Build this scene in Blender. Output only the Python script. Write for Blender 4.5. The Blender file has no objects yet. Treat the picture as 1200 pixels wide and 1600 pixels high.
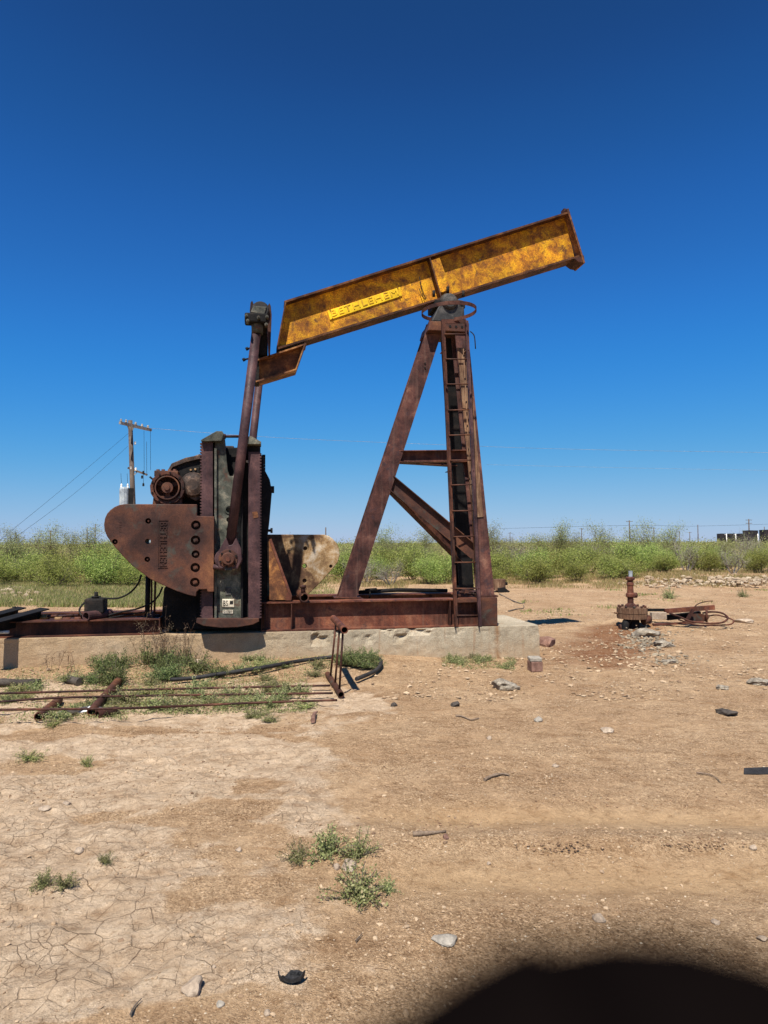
import bpy, math, random
import numpy as np
from mathutils import Vector, Matrix, Euler
R = math.radians
random.seed(7)
rng = np.random.default_rng(7)
sc = bpy.context.scene
col = sc.collection

# ------------------------------------------------------------------ camera
FPX = 1600 * 24.0 / 36.0          # focal length in photo pixels (24 mm equivalent)
cam_d = bpy.data.cameras.new('camera')
cam = bpy.data.objects.new('camera', cam_d)
col.objects.link(cam)
cam_d.sensor_fit = 'VERTICAL'; cam_d.sensor_height = 36; cam_d.sensor_width = 27; cam_d.lens = 24
cam_d.clip_start = 0.004; cam_d.clip_end = 9000
CAMH = 1.6
MC = Matrix.Translation((0, 0, CAMH)) @ Matrix.Rotation(R(90 + 2.68), 4, 'X') @ Matrix.Rotation(R(-0.2), 4, 'Z')
cam.matrix_world = MC
cam_d.dof.use_dof = True; cam_d.dof.focus_distance = 8.5; cam_d.dof.aperture_fstop = 10.0
sc.camera = cam

# ------------------------------------------------------------------ light
SUN_EL, SUN_AZ = R(58.3), math.atan2(-0.243, -0.97)      # azimuth clockwise from +Y
w = bpy.data.worlds.new('World'); sc.world = w; w.use_nodes = True
wn = w.node_tree; wn.nodes.clear()
sky = wn.nodes.new('ShaderNodeTexSky'); sky.sky_type = 'NISHITA'; sky.sun_disc = False
sky.sun_elevation = SUN_EL; sky.sun_rotation = SUN_AZ % (2 * math.pi)
sky.altitude = 900; sky.air_density = 1.0; sky.dust_density = 0.25; sky.ozone_density = 3.0
bg = wn.nodes.new('ShaderNodeBackground'); SKY = 0.0542; bg.inputs[1].default_value = SKY
sp = wn.nodes.new('ShaderNodeSeparateColor'); cb = wn.nodes.new('ShaderNodeCombineColor')
CURVES = (((0, 0), (.062, .011), (.096, .021), (.164, .042), (.449, .25), (.577, .34), (1, .6)),
          ((0, 0), (.109, .06), (.125, .085), (.164, .14), (.274, .265), (.6, .49), (1, .66)),
          ((0, 0), (.15, .10), (.212, .21), (.24, .30), (.305, .48), (.45, .70), (.66, .76), (1, .82)))
for ch in range(3):                # deep, clean desert blue: one response curve per colour for the whole sky
    a1 = wn.nodes.new('ShaderNodeMath'); a1.operation = 'MULTIPLY'; a1.inputs[1].default_value = .085; a1.use_clamp = True
    a2 = wn.nodes.new('ShaderNodeFloatCurve'); cv = a2.mapping.curves[0]
    while len(cv.points) < len(CURVES[ch]): cv.points.new(.5, .5)
    for pt, (px_, py_) in zip(cv.points, CURVES[ch]): pt.location = (px_, py_)
    a2.mapping.update()
    a3 = wn.nodes.new('ShaderNodeMath'); a3.operation = 'MULTIPLY'; a3.inputs[1].default_value = 1/.085
    wn.links.new(sp.outputs[ch], a1.inputs[0]); wn.links.new(a1.outputs[0], a2.inputs['Value']); wn.links.new(a2.outputs[0], a3.inputs[0]); wn.links.new(a3.outputs[0], cb.inputs[ch])
wo = wn.nodes.new('ShaderNodeOutputWorld')
wn.links.new(sky.outputs[0], sp.inputs[0])
wn.links.new(cb.outputs[0], bg.inputs[0]); wn.links.new(bg.outputs[0], wo.inputs[0])
sd = bpy.data.lights.new('sun', 'SUN'); sd.energy = 5.0; sd.angle = R(0.55); sd.color = (1.0, 0.955, 0.88)
so = bpy.data.objects.new('sun', sd); col.objects.link(so)
D = Vector((0.243 * math.cos(SUN_EL), 0.97 * math.cos(SUN_EL), -math.sin(SUN_EL)))
so.rotation_euler = D.to_track_quat('-Z', 'Y').to_euler(); so.location = (0, 0, 30)
sc.view_settings.view_transform = 'Standard'; sc.view_settings.look = 'None'
sc.view_settings.exposure = 0.65; sc.view_settings.gamma = 1.0; sc.view_settings.use_curve_mapping = False
sc.render.engine = 'CYCLES'
sc.cycles.max_bounces = 5; sc.cycles.transparent_max_bounces = 4

# ------------------------------------------------------------------ rays: a photo pixel to a point of the place
def ray(px, py):
    d = MC.to_3x3() @ Vector(((px - 600) / FPX, (800 - py) / FPX, -1))
    return d
def G(px, py, z=0.0):             # point at height z
    d = ray(px, py); t = (z - CAMH) / d.z
    return Vector((d.x * t, d.y * t, z))
def AT(px, py, Y):                # point at distance Y from the camera line
    d = ray(px, py); t = Y / d.y
    return Vector((d.x * t, Y, CAMH + d.z * t))
SLABZ = 0.45
TH = R(10)
_o = G(843, 977, SLABZ)
MP = Matrix.Translation((_o.x, _o.y, 0)) @ Matrix.Rotation(TH, 4, 'Z')
MPI = MP.inverted()
CL = MPI @ Vector((0, 0, CAMH))
def U(px, py, v):                 # pump coordinates (u, z) of a pixel on the plane at depth v
    d = MPI.to_3x3() @ ray(px, py); t = (v - CL.y) / d.y
    return (CL.x + d.x * t, CL.z + d.z * t)
def UP(px, py, v):
    a = U(px, py, v); return Vector((a[0], v, a[1]))

# ------------------------------------------------------------------ noise and terrain
def _h(ix, iy, s):
    n = (ix.astype(np.int64) * 374761393 + iy.astype(np.int64) * 668265263 + s * 974634777) & 0x7fffffff
    n = ((n ^ (n >> 13)) * 1274126177) & 0x7fffffff
    return ((n ^ (n >> 16)) & 0xffff) / 65535.0
def vn(x, y, s=0):
    x = np.asarray(x, float); y = np.asarray(y, float)
    ix = np.floor(x); iy = np.floor(y); fx = x - ix; fy = y - iy
    fx = fx * fx * (3 - 2 * fx); fy = fy * fy * (3 - 2 * fy)
    a = _h(ix, iy, s); b = _h(ix + 1, iy, s); c = _h(ix, iy + 1, s); d = _h(ix + 1, iy + 1, s)
    return (a + (b - a) * fx) * (1 - fy) + (c + (d - c) * fx) * fy - 0.5
def fbm(x, y, s=0, o=4):
    r = 0; a = 1.0
    for k in range(o):
        r = r + a * vn(x * 2 ** k + 17.3 * k, y * 2 ** k - 9.1 * k, s + k); a *= 0.5
    return r
def ss(a, b, x):
    t = np.clip((x - a) / (b - a), 0, 1); return t * t * (3 - 2 * t)
def crust(x, y):                  # pale dried mud, mostly left of the pump's front
    m = ss(0.9, -0.9, x + 1.1 * fbm(x * .9, y * .9, 5, 4) + 0.16 * (y - 4))
    m = m * ss(-0.34, 0.14, fbm(x * 1.3 + 4, y * 2.2, 11, 4) + 0.10)
    return m * ss(8.6, 7.2, y)
def rut(x, y):                    # two shallow wheel tracks
    r = np.exp(-((y - 4.05 - 0.05 * np.sin(x)) / 0.16) ** 2) + np.exp(-((y - 3.32 - 0.03 * x) / 0.2) ** 2)
    return r * ss(-0.6, 0.5, x)
def stain(x, y):                  # orange soil below the wellhead
    c = G(975, 985); e = G(925, 1030)
    t = np.clip(((x - c.x) * (e.x - c.x) + (y - c.y) * (e.y - c.y)) / ((e - c).length ** 2), 0, 1)
    d = np.hypot(x - (c.x + t * (e.x - c.x)), y - (c.y + t * (e.y - c.y)))
    return ss(1.0, 0.1, d + 0.6 * fbm(x * 2, y * 2, 8, 3))
def hgt(x, y):
    x = np.asarray(x, float); y = np.asarray(y, float)
    near = ss(60, 14, y) * ss(60, 14, np.abs(x))
    z = 0.05 * fbm(x * .35, y * .35, 1, 2) * near
    z = z + near * (0.022 * fbm(x * 1.6, y * 1.6, 2, 3))
    fine = ss(16, 9, y)
    c = crust(x, y)
    z = z + fine * (0.4 + 1.2 * c) * 0.02 * fbm(x * 7, y * 7, 3, 3) * (1 - 0.85 * np.clip(rut(x, y), 0, 1))
    z = z + fine * (0.25 + c) * 0.012 * np.maximum(fbm(x * 4 + 9, y * 9, 21, 3), 0)
    z = z + fine * c * 0.010 * np.abs(fbm(x * 16, y * 22, 77, 2)) 
    z = z - 0.04 * rut(x, y) + 0.026 * np.exp(-((y - 3.72) / 0.1) ** 2) * ss(-0.6, 0.5, x)
    # soil heaped against the left half of the slab
    u = (x - _o.x) * math.cos(TH) + (y - _o.y) * math.sin(TH); v = -(x - _o.x) * math.sin(TH) + (y - _o.y) * math.cos(TH)
    z = z + 0.10 * ss(-0.9, -2.4, u) * np.exp(-(np.minimum(np.abs(v), np.abs(v - 1.4)) / 0.7) ** 2)
    wc = G(985, 975)
    z = z + 0.10 * np.exp(-((x - wc.x - .15) ** 2 + (y - wc.y + .1) ** 2) / 0.45) * (1 + 1.2 * fbm(x * 4, y * 4, 31, 3))
    z = z + 0.25 * np.exp(-((y - 30) / 5.0) ** 2) * ss(6, 14, x) + 0.12 * np.exp(-((y - 22) / 4.0) ** 2) * ss(-8, -13, x)
    return z
def hz(x, y): return float(hgt(x, y))

# ------------------------------------------------------------------ mesh helpers
class MB:
    def __init__(s): s.v = []; s.f = []; s.smooth = set()
    def add(s, vs, fs, smooth=False):
        b = len(s.v); s.v += [tuple(p) for p in vs]
        for f in fs:
            if smooth: s.smooth.add(len(s.f))
            s.f.append([i + b for i in f])
        return s
    def prism(s, poly, y0, y1):       # polygon in (u, z) swept through depth
        n = len(poly)
        a = sum(poly[i][0] * poly[(i + 1) % n][1] - poly[(i + 1) % n][0] * poly[i][1] for i in range(n))
        if a < 0: poly = poly[::-1]
        vs = [(p[0], y0, p[1]) for p in poly] + [(p[0], y1, p[1]) for p in poly]
        fs = [list(range(n)), list(range(2 * n - 1, n - 1, -1))]
        fs += [[(i + 1) % n, i, n + i, n + (i + 1) % n] for i in range(n)]
        return s.add(vs, fs)
    def box(s, x0, y0, z0, x1, y1, z1): return s.prism([(x0, z0), (x1, z0), (x1, z1), (x0, z1)], y0, y1)
    def sweep(s, p, q, sec, right, up=None, p2=None):   # section [(a,b)] along p->q
        p = Vector(p); q = Vector(q); d = (q - p).normalized()
        r = Vector(right); r = (r - d * r.dot(d)).normalized(); n = r.cross(d).normalized()
        k = len(sec)
        vs = [p + r * a + n * b for a, b in sec] + [q + r * a + n * b for a, b in sec]
        fs = [list(range(k))[::-1], list(range(k, 2 * k))] + [[i, (i + 1) % k, k + (i + 1) % k, k + i] for i in range(k)]
        return s.add(vs, fs)
    def bar(s, p, q, w, h, right=(0, 1, 0)):
        return s.sweep(p, q, [(-w/2, -h/2), (w/2, -h/2), (w/2, h/2), (-w/2, h/2)], right)
    def ibeam(s, p, q, W, H, tf=.018, tw=.014, right=(0, 1, 0)):   # W: flange width along 'right'; H across
        a, b, c = W/2, H/2, tw/2
        return s.sweep(p, q, [(-a,-b),(a,-b),(a,-b+tf),(c,-b+tf),(c,b-tf),(a,b-tf),(a,b),(-a,b),(-a,b-tf),(-c,b-tf),(-c,-b+tf),(-a,-b+tf)], right)
    def tube(s, p, q, r, r2=None, n=14, cap=True):
        p = Vector(p); q = Vector(q); r2 = r if r2 is None else r2
        d = (q - p).normalized(); a = d.orthogonal().normalized(); b = d.cross(a)
        c = [(math.cos(2*math.pi*i/n), math.sin(2*math.pi*i/n)) for i in range(n)]
        vs = [p + (a*x + b*y)*r for x, y in c] + [q + (a*x + b*y)*r2 for x, y in c]
        s.add(vs, [[i, (i+1)%n, n+(i+1)%n, n+i] for i in range(n)], True)
        if cap: s.add(vs, [list(range(n))[::-1], list(range(n, 2*n))])
        return s
    def pipe(s, p, q, r, t=.01, n=16):    # open-ended pipe with wall thickness
        p = Vector(p); q = Vector(q); d = (q - p).normalized()
        return s.lathe(p, d, [(r, 0), (r, (q-p).length), (r-t, (q-p).length), (r-t, 0), (r, 0)], n)
    def lathe(s, c, axis, prof, n=20, smooth=True):       # prof [(radius, along axis)]
        c = Vector(c); d = Vector(axis).normalized(); a = d.orthogonal().normalized(); b = d.cross(a)
        vs = []
        for r, t in prof:
            for i in range(n):
                an = 2*math.pi*i/n
                vs.append(c + d*t + (a*math.cos(an) + b*math.sin(an))*max(r, 1e-4))
        fs = []
        for k in range(len(prof)-1):
            for i in range(n): fs.append([k*n+i, k*n+(i+1)%n, (k+1)*n+(i+1)%n, (k+1)*n+i])
        # duplicate rings keep creases sharp where the profile turns hard
        for f in fs:
            vv = [vs[i] for i in f]; s.add(vv, [[0, 1, 2, 3]], False)
        return s
    def path(s, pts, r, n=8):
        pts = [Vector(p) for p in pts]; m = len(pts); rings = []
        up = Vector((0, 0, 1))
        for i, p in enumerate(pts):
            d = (pts[min(i+1, m-1)] - pts[max(i-1, 0)]).normalized()
            a = up.cross(d)
            if a.length < 1e-3: a = Vector((1, 0, 0)).cross(d)
            a.normalize(); b = d.cross(a)
            rr = r[i] if isinstance(r, (list, tuple)) else r
            rings.append([p + (a*math.cos(2*math.pi*k/n) + b*math.sin(2*math.pi*k/n))*rr for k in range(n)])
        vs = [q for g in rings for q in g]
        fs = [[i*n+k, i*n+(k+1)%n, (i+1)*n+(k+1)%n, (i+1)*n+k] for i in range(m-1) for k in range(n)]
        s.add(vs, fs, True); s.add(rings[0], [list(range(n))[::-1]]); s.add(rings[-1], [list(range(n))])
        return s
    def mesh(s, name):
        me = bpy.data.meshes.new(name); me.from_pydata(s.v, [], s.f); me.update()
        for i in s.smooth: me.polygons[i].use_smooth = True
        return me
    def build(s, name, m, parent=None, bevel=0, fix=True):
        me = s.mesh(name); me.materials.append(m)
        if fix:
            import bmesh
            bm = bmesh.new(); bm.from_mesh(me); bmesh.ops.remove_doubles(bm, verts=bm.verts, dist=1e-5)
            bmesh.ops.recalc_face_normals(bm, faces=bm.faces); bm.to_mesh(me); bm.free()
        o = bpy.data.objects.new(name, me); col.objects.link(o)
        if parent: o.parent = parent
        if bevel:
            b = o.modifiers.new('bevel', 'BEVEL'); b.width = bevel; b.segments = 2; b.limit_method = 'ANGLE'; b.angle_limit = R(40)
        return o
def smooth_path(pts, k=6):
    pts = [Vector(p) for p in pts]; out = []
    for i in range(len(pts)-1):
        p0 = pts[max(i-1,0)]; p1 = pts[i]; p2 = pts[i+1]; p3 = pts[min(i+2,len(pts)-1)]
        for j in range(k):
            t = j/k
            out.append(0.5*((2*p1)+(p2-p0)*t+(2*p0-5*p1+4*p2-p3)*t*t+(3*p1-p0-3*p2+p3)*t**3))
    out.append(pts[-1]); return out
def raw(name, V, Fc, m, parent=None, smooth=False, link=True):
    me = bpy.data.meshes.new(name)
    V = np.asarray(V, np.float32); Fc = np.asarray(Fc, np.int32)
    k = Fc.shape[1]
    me.vertices.add(len(V)); me.vertices.foreach_set('co', V.ravel())
    me.loops.add(Fc.size); me.loops.foreach_set('vertex_index', Fc.ravel())
    me.polygons.add(len(Fc)); me.polygons.foreach_set('loop_start', np.arange(0, Fc.size, k, dtype=np.int32))
    me.polygons.foreach_set('use_smooth', np.full(len(Fc), smooth))
    me.update(calc_edges=True); me.materials.append(m)
    if not link: return me
    o = bpy.data.objects.new(name, me); col.objects.link(o)
    if parent: o.parent = parent
    return o
def cut(o, cutter):                    # cutter: MB in the same space
    me = cutter.mesh('cutter'); co = bpy.data.objects.new('cutter', me); col.objects.link(co)
    import bmesh
    bm = bmesh.new(); bm.from_mesh(me); bmesh.ops.remove_doubles(bm, verts=bm.verts, dist=1e-5)
    bmesh.ops.recalc_face_normals(bm, faces=bm.faces); bm.to_mesh(me); bm.free()
    par = o.parent; o.parent = None; mw = o.matrix_world.copy(); o.matrix_world = Matrix()
    md = o.modifiers.new('cut', 'BOOLEAN'); md.object = co; md.operation = 'DIFFERENCE'; md.solver = 'EXACT'
    dg = bpy.context.evaluated_depsgraph_get(); dg.update()
    new = bpy.data.meshes.new_from_object(o.evaluated_get(dg)); nm = o.data.name
    o.modifiers.remove(md); old = o.data; o.data = new; bpy.data.meshes.remove(old); new.name = nm
    bpy.data.objects.remove(co); o.matrix_world = mw; o.parent = par
def tag(o, label=None, cat=None, group=None, kind=None):
    if label: o['label'] = label
    if cat: o['category'] = cat
    if group: o['group'] = group
    if kind: o['kind'] = kind
    return o
def empty(name, loc=(0, 0, 0), rz=0):
    o = bpy.data.objects.new(name, None); o.location = loc; o.rotation_euler = (0, 0, rz); o.empty_display_size = .2
    col.objects.link(o); return o
def copy_tree(o, parent=None):
    c = o.copy(); col.objects.link(c); c.parent = parent
    for ch in list(o.children): copy_tree(ch, c)
    return c
def text_mesh(name, body, mat, parent, origin, a, b, n, width, height, depth):
    cu = bpy.data.curves.new(name, 'FONT'); cu.body = body; cu.extrude = 0.5; cu.size = 1; cu.space_character = 1.12
    cu.resolution_u = 3; cu.offset = 0.0
    to = bpy.data.objects.new(name, cu); col.objects.link(to)
    dg = bpy.context.evaluated_depsgraph_get(); dg.update()
    me = bpy.data.meshes.new_from_object(to.evaluated_get(dg)); bpy.data.objects.remove(to)
    xs = [v.co.x for v in me.vertices]; ys = [v.co.y for v in me.vertices]
    x0, x1, y0, y1 = min(xs), max(xs), min(ys), max(ys)
    a, b, n, O = Vector(a), Vector(b), Vector(n), Vector(origin)
    for v in me.vertices:
        v.co = O + a*((v.co.x-x0)/(x1-x0)*width) + b*((v.co.y-y0)/(y1-y0)*height) + n*(v.co.z*depth)
    me.name = name; me.materials.clear(); me.materials.append(mat)
    o = bpy.data.objects.new(name, me); col.objects.link(o); o.parent = parent
    return o

ORD = ['first','second','third','fourth','fifth','sixth','seventh','eighth','ninth','tenth','eleventh','twelfth','thirteenth','fourteenth','fifteenth','sixteenth','seventeenth','eighteenth','nineteenth','twentieth']
def ordinal(i, n):
    if n == 1: return ''
    if i == 0: return ', leftmost'
    if i == n-1: return ', rightmost'
    if i < 20: return ', %s from the left' % ORD[i]
    return ', %s from the right' % ORD[n-1-i] if n-1-i < 20 else ', near the middle'

# ------------------------------------------------------------------ materials
def newmat(name):
    m = bpy.data.materials.new(name); m.use_nodes = True; nt = m.node_tree
    b = nt.nodes['Principled BSDF']; return m, nt, b
def ramp(nt, fac, stops):
    r = nt.nodes.new('ShaderNodeValToRGB'); e = r.color_ramp.elements
    while len(e) < len(stops): e.new(0.5)
    for i, (p, c) in enumerate(stops): e[i].position = p; e[i].color = (*c, 1) if len(c) == 3 else c
    nt.links.new(fac, r.inputs[0]); return r.outputs[0]
def noise(nt, vec, scale, detail=6, rough=.6, dist=0):
    n = nt.nodes.new('ShaderNodeTexNoise'); n.inputs['Scale'].default_value = scale; n.inputs['Detail'].default_value = detail
    n.inputs['Roughness'].default_value = rough; n.inputs['Distortion'].default_value = dist
    nt.links.new(vec, n.inputs['Vector']); return n.outputs['Fac']
def mixc(nt, f, a, b, mode='MIX'):
    m = nt.nodes.new('ShaderNodeMix'); m.data_type = 'RGBA'; m.blend_type = mode
    if isinstance(f, (int, float)): m.inputs[0].default_value = f
    else: nt.links.new(f, m.inputs[0])
    for i, x in ((6, a), (7, b)):
        if isinstance(x, tuple): m.inputs[i].default_value = (*x, 1)
        else: nt.links.new(x, m.inputs[i])
    return m.outputs[2]
def math_(nt, op, a, b=None, clamp=False):
    m = nt.nodes.new('ShaderNodeMath'); m.operation = op; m.use_clamp = clamp
    for i, x in ((0, a), (1, b)):
        if x is None: continue
        if isinstance(x, (int, float)): m.inputs[i].default_value = x
        else: nt.links.new(x, m.inputs[i])
    return m.outputs[0]
def coords(nt, stretch=(1, 1, 1), kind='Object'):
    t = nt.nodes.new('ShaderNodeTexCoord'); mp = nt.nodes.new('ShaderNodeMapping'); mp.inputs['Scale'].default_value = stretch
    nt.links.new(t.outputs[kind], mp.inputs[0]); return mp.outputs[0]
def bump(nt, b, h, strength=.4, dist=.01, prev=None):
    bn = nt.nodes.new('ShaderNodeBump'); bn.inputs['Strength'].default_value = strength; bn.inputs['Distance'].default_value = dist
    nt.links.new(h, bn.inputs['Height'])
    if prev is not None: nt.links.new(prev, bn.inputs['Normal'])
    nt.links.new(bn.outputs[0], b.inputs['Normal']); return bn.outputs[0]
def mottled(name, stops, scale=3, fine=60, fa=.35, rough=.75, bmp=.5, metal=0, stretch=(1, 1, 1), streak=None, patch=None):
    m, nt, b = newmat(name); vec = coords(nt, stretch)
    n1 = noise(nt, vec, scale, 8, .68, .3); c = ramp(nt, n1, stops)
    v2 = coords(nt); n2 = noise(nt, v2, fine, 5, .7)
    c = mixc(nt, fa, c, ramp(nt, n2, [(.3, (.25, .25, .25)), (.5, (.95, .95, .95)), (.72, (1.7, 1.6, 1.5))]), 'MULTIPLY')
    big = noise(nt, coords(nt), 1.3, 4, .6, .5)
    c = mixc(nt, 1.0, c, ramp(nt, big, [(.35, (.62, .6, .6)), (.5, (1, 1, 1)), (.65, (1.35, 1.3, 1.2))]), 'MULTIPLY')
    if patch:                             # second layer: (colour, scale, low, high)
        pf = ramp(nt, noise(nt, v2, patch[1], 7, .65, .4), [(patch[2], (0, 0, 0)), (patch[3], (1, 1, 1))])
        c = mixc(nt, pf, c, patch[0])
    if streak:                            # run-off streaks down the plate
        vs = coords(nt, (14, 14, .7)); sf = ramp(nt, noise(nt, vs, 1.6, 5, .6), [(.5, (0, 0, 0)), (.72, (1, 1, 1))])
        sf2 = math_(nt, 'MULTIPLY', sf, .32); c = mixc(nt, sf2, c, streak)
    nt.links.new(c, b.inputs['Base Color'])
    rr = ramp(nt, n2, [(.3, (rough+.15,)*3), (.7, (rough-.12,)*3)]); nt.links.new(rr, b.inputs['Roughness'])
    b.inputs['Metallic'].default_value = metal; b.inputs['Specular IOR Level'].default_value = .16
    h = math_(nt, 'ADD', math_(nt, 'MULTIPLY', n2, .5), n1); bump(nt, b, h, bmp, .012)
    return m
M = {}
M['rust'] = mottled('rusted steel', [(.32, (.016, .009, .008)), (.45, (.04, .017, .013)), (.57, (.085, .032, .02)), (.72, (.16, .068, .038))], 3, 70, .6, .62, .5, streak=(.15, .08, .05))
M['rust_red'] = mottled('red rusted steel', [(.3, (.03, .013, .010)), (.44, (.08, .029, .019)), (.55, (.145, .05, .029)), (.7, (.25, .11, .06))], 3, 80, .55, .6, .5, streak=(.2, .115, .075), patch=((.045, .026, .026), 6, .56, .7))
M['rust_leg'] = mottled('purple brown rusted leg', [(.3, (.024, .012, .011)), (.44, (.058, .024, .02)), (.56, (.10, .041, .031)), (.7, (.19, .10, .07))], 5, 80, .6, .6, .5, streak=(.16, .10, .075), patch=((.04, .024, .026), 7, .55, .68))
M['rust_brown'] = mottled('brown rusted casting', [(.3, (.026, .015, .013)), (.44, (.058, .027, .02)), (.56, (.092, .038, .023)), (.7, (.16, .07, .034))], 2.8, 110, .55, .6, .5, patch=((.05, .052, .042), 5, .56, .72))
M['rust_purple'] = mottled('purple rusted steel', [(.3, (.022, .013, .015)), (.5, (.06, .032, .033)), (.7, (.115, .06, .056))], 5, 90, .6, .5, .4, streak=(.1, .04, .035))
M['rust_pale'] = mottled('pale scoured rust', [(.32, (.05, .028, .018)), (.46, (.12, .065, .035)), (.55, (.3, .19, .09)), (.68, (.52, .43, .32))], 3.4, 60, .35, .7, .4)
M['weathered'] = mottled('brown weathered post', [(.3, (.06, .032, .02)), (.5, (.15, .082, .048)), (.7, (.3, .2, .12))], 6, 90, .4, .8, .5, stretch=(5, 5, .5))
M['grease'] = mottled('black greased iron', [(.3, (.005, .005, .005)), (.55, (.011, .01, .0095)), (.75, (.04, .028, .022))], 5, 70, .5, .75, .6)
M['green_cast'] = mottled('green grey oily casting', [(.3, (.02, .022, .018)), (.45, (.06, .064, .05)), (.57, (.115, .115, .09)), (.7, (.27, .235, .17))], 7, 80, .65, .5, .7, patch=((.085, .04, .026), 8, .54, .66))
M['grey_cast'] = mottled('dark grey casting', [(.3, (.018, .018, .019)), (.55, (.045, .044, .042)), (.75, (.12, .11, .1))], 9, 90, .5, .5, .5)
M['housing'] = mottled('dark housing with pale flakes', [(.3, (.012, .011, .011)), (.5, (.05, .035, .028)), (.62, (.13, .08, .055)), (.74, (.42, .36, .28))], 7, 60, .5, .65, .7)
M['yellow'] = mottled('worn yellow paint over rust', [(.3, (.10, .036, .012)), (.42, (.27, .10, .013)), (.52, (.46, .20, .012)), (.64, (.60, .31, .012))], 6, 50, .9, .6, .35, patch=((.11, .045, .015), 8, .53, .68))
M['plate'] = mottled('yellow nameplate paint', [(.3, (.40, .22, .012)), (.45, (.66, .42, .012)), (.7, (.76, .52, .02))], 4, 90, .3, .55, .25)
M['plate_letters'] = mottled('yellow letters worn to rust', [(.35, (.2, .08, .03)), (.5, (.6, .36, .02)), (.7, (.8, .55, .03))], 7, 90, .5, .6, .3)
M['flange'] = mottled('rusted beam flange', [(.3, (.018, .010, .008)), (.45, (.05, .021, .012)), (.58, (.11, .045, .017)), (.74, (.28, .14, .04))], 4, 70, .5, .7, .45)
M['bracket'] = mottled('orange stained bracket', [(.32, (.045, .022, .014)), (.47, (.12, .05, .024)), (.58, (.27, .12, .04)), (.72, (.40, .24, .10))], 4.5, 60, .5, .65, .5)
M['badge'] = mottled('pale badge metal', [(.3, (.2, .17, .12)), (.6, (.5, .45, .36)), (.8, (.6, .55, .45))], 12, 90, .4, .5, .3)
M['rubber'] = mottled('black rubber', [(.3, (.016, .015, .015)), (.6, (.036, .034, .033)), (.8, (.1, .09, .085))], 12, 90, .4, .6, .3)
M['galv'] = mottled('grey galvanised metal', [(.3, (.2, .23, .25)), (.6, (.36, .4, .42)), (.8, (.5, .52, .52))], 6, 60, .2, .5, .2)
M['sheet'] = mottled('bent pale sheet metal', [(.3, (.3, .32, .33)), (.6, (.5, .52, .52)), (.8, (.6, .6, .58))], 6, 60, .3, .45, .2, metal=.3)
M['pole_wood'] = mottled('weathered pole wood', [(.3, (.05, .038, .03)), (.55, (.11, .085, .07)), (.8, (.2, .17, .14))], 5, 60, .3, .9, .4, stretch=(6, 6, .4))
M['arm_wood'] = mottled('sun bleached crossarm wood', [(.3, (.12, .11, .1)), (.55, (.3, .28, .25)), (.8, (.5, .47, .42))], 5, 60, .3, .9, .4)
M['far_steel'] = mottled('dark tank paint', [(.3, (.012, .012, .014)), (.6, (.03, .028, .03)), (.8, (.07, .06, .06))], .6, 6, .4, .5, .2)
M['white'] = mottled('white weathered paint', [(.3, (.55, .53, .48)), (.7, (.8, .78, .72))], 5, 60, .2, .7, .2)
M['stone'] = mottled('pale caliche stone', [(.3, (.27, .2, .14)), (.55, (.42, .33, .24)), (.8, (.54, .46, .36))], 9, 60, .4, .9, .8)
M['grey_stone'] = mottled('grey crumbled cement', [(.3, (.2, .175, .14)), (.55, (.36, .32, .26)), (.8, (.52, .47, .38))], 9, 60, .4, .9, .8)
M['cake'] = mottled('dull grey cement cake', [(.3, (.13, .105, .08)), (.5, (.27, .23, .175)), (.72, (.42, .37, .29))], 14, 60, .6, .95, 1.0)
M['char'] = mottled('charred black scrap', [(.3, (.012, .012, .012)), (.55, (.035, .034, .034)), (.8, (.11, .10, .095))], 25, 90, .4, .45, .8)
M['dark_stone'] = mottled('dark brown stone', [(.3, (.04, .032, .028)), (.6, (.09, .075, .06)), (.85, (.18, .15, .12))], 14, 90, .4, .8, .8)
M['brick'] = mottled('red brown scrap wood', [(.3, (.12, .06, .045)), (.6, (.26, .15, .11)), (.85, (.45, .36, .3))], 12, 90, .4, .9, .6)
M['dead_wood'] = mottled('bleached dead wood', [(.3, (.13, .09, .06)), (.6, (.27, .2, .14)), (.85, (.45, .37, .29))], 12, 90, .4, .9, .6)
M['twig'] = mottled('grey brown bark', [(.3, (.07, .055, .042)), (.6, (.15, .125, .1)), (.85, (.28, .25, .21))], 9, 40, .3, .9, .4)
M['twig_pale'] = mottled('pale dead bark', [(.3, (.16, .135, .11)), (.6, (.28, .25, .21)), (.85, (.42, .39, .34))], 9, 40, .3, .9, .4)
M['shaded_skin'] = mottled('fingertip darkened for shade', [(.3, (.0035, .0025, .0025)), (.7, (.005, .0035, .003))], 300, 900, .2, .95, .1)  # near-black: the shade on the finger is put into its base colour

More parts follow.
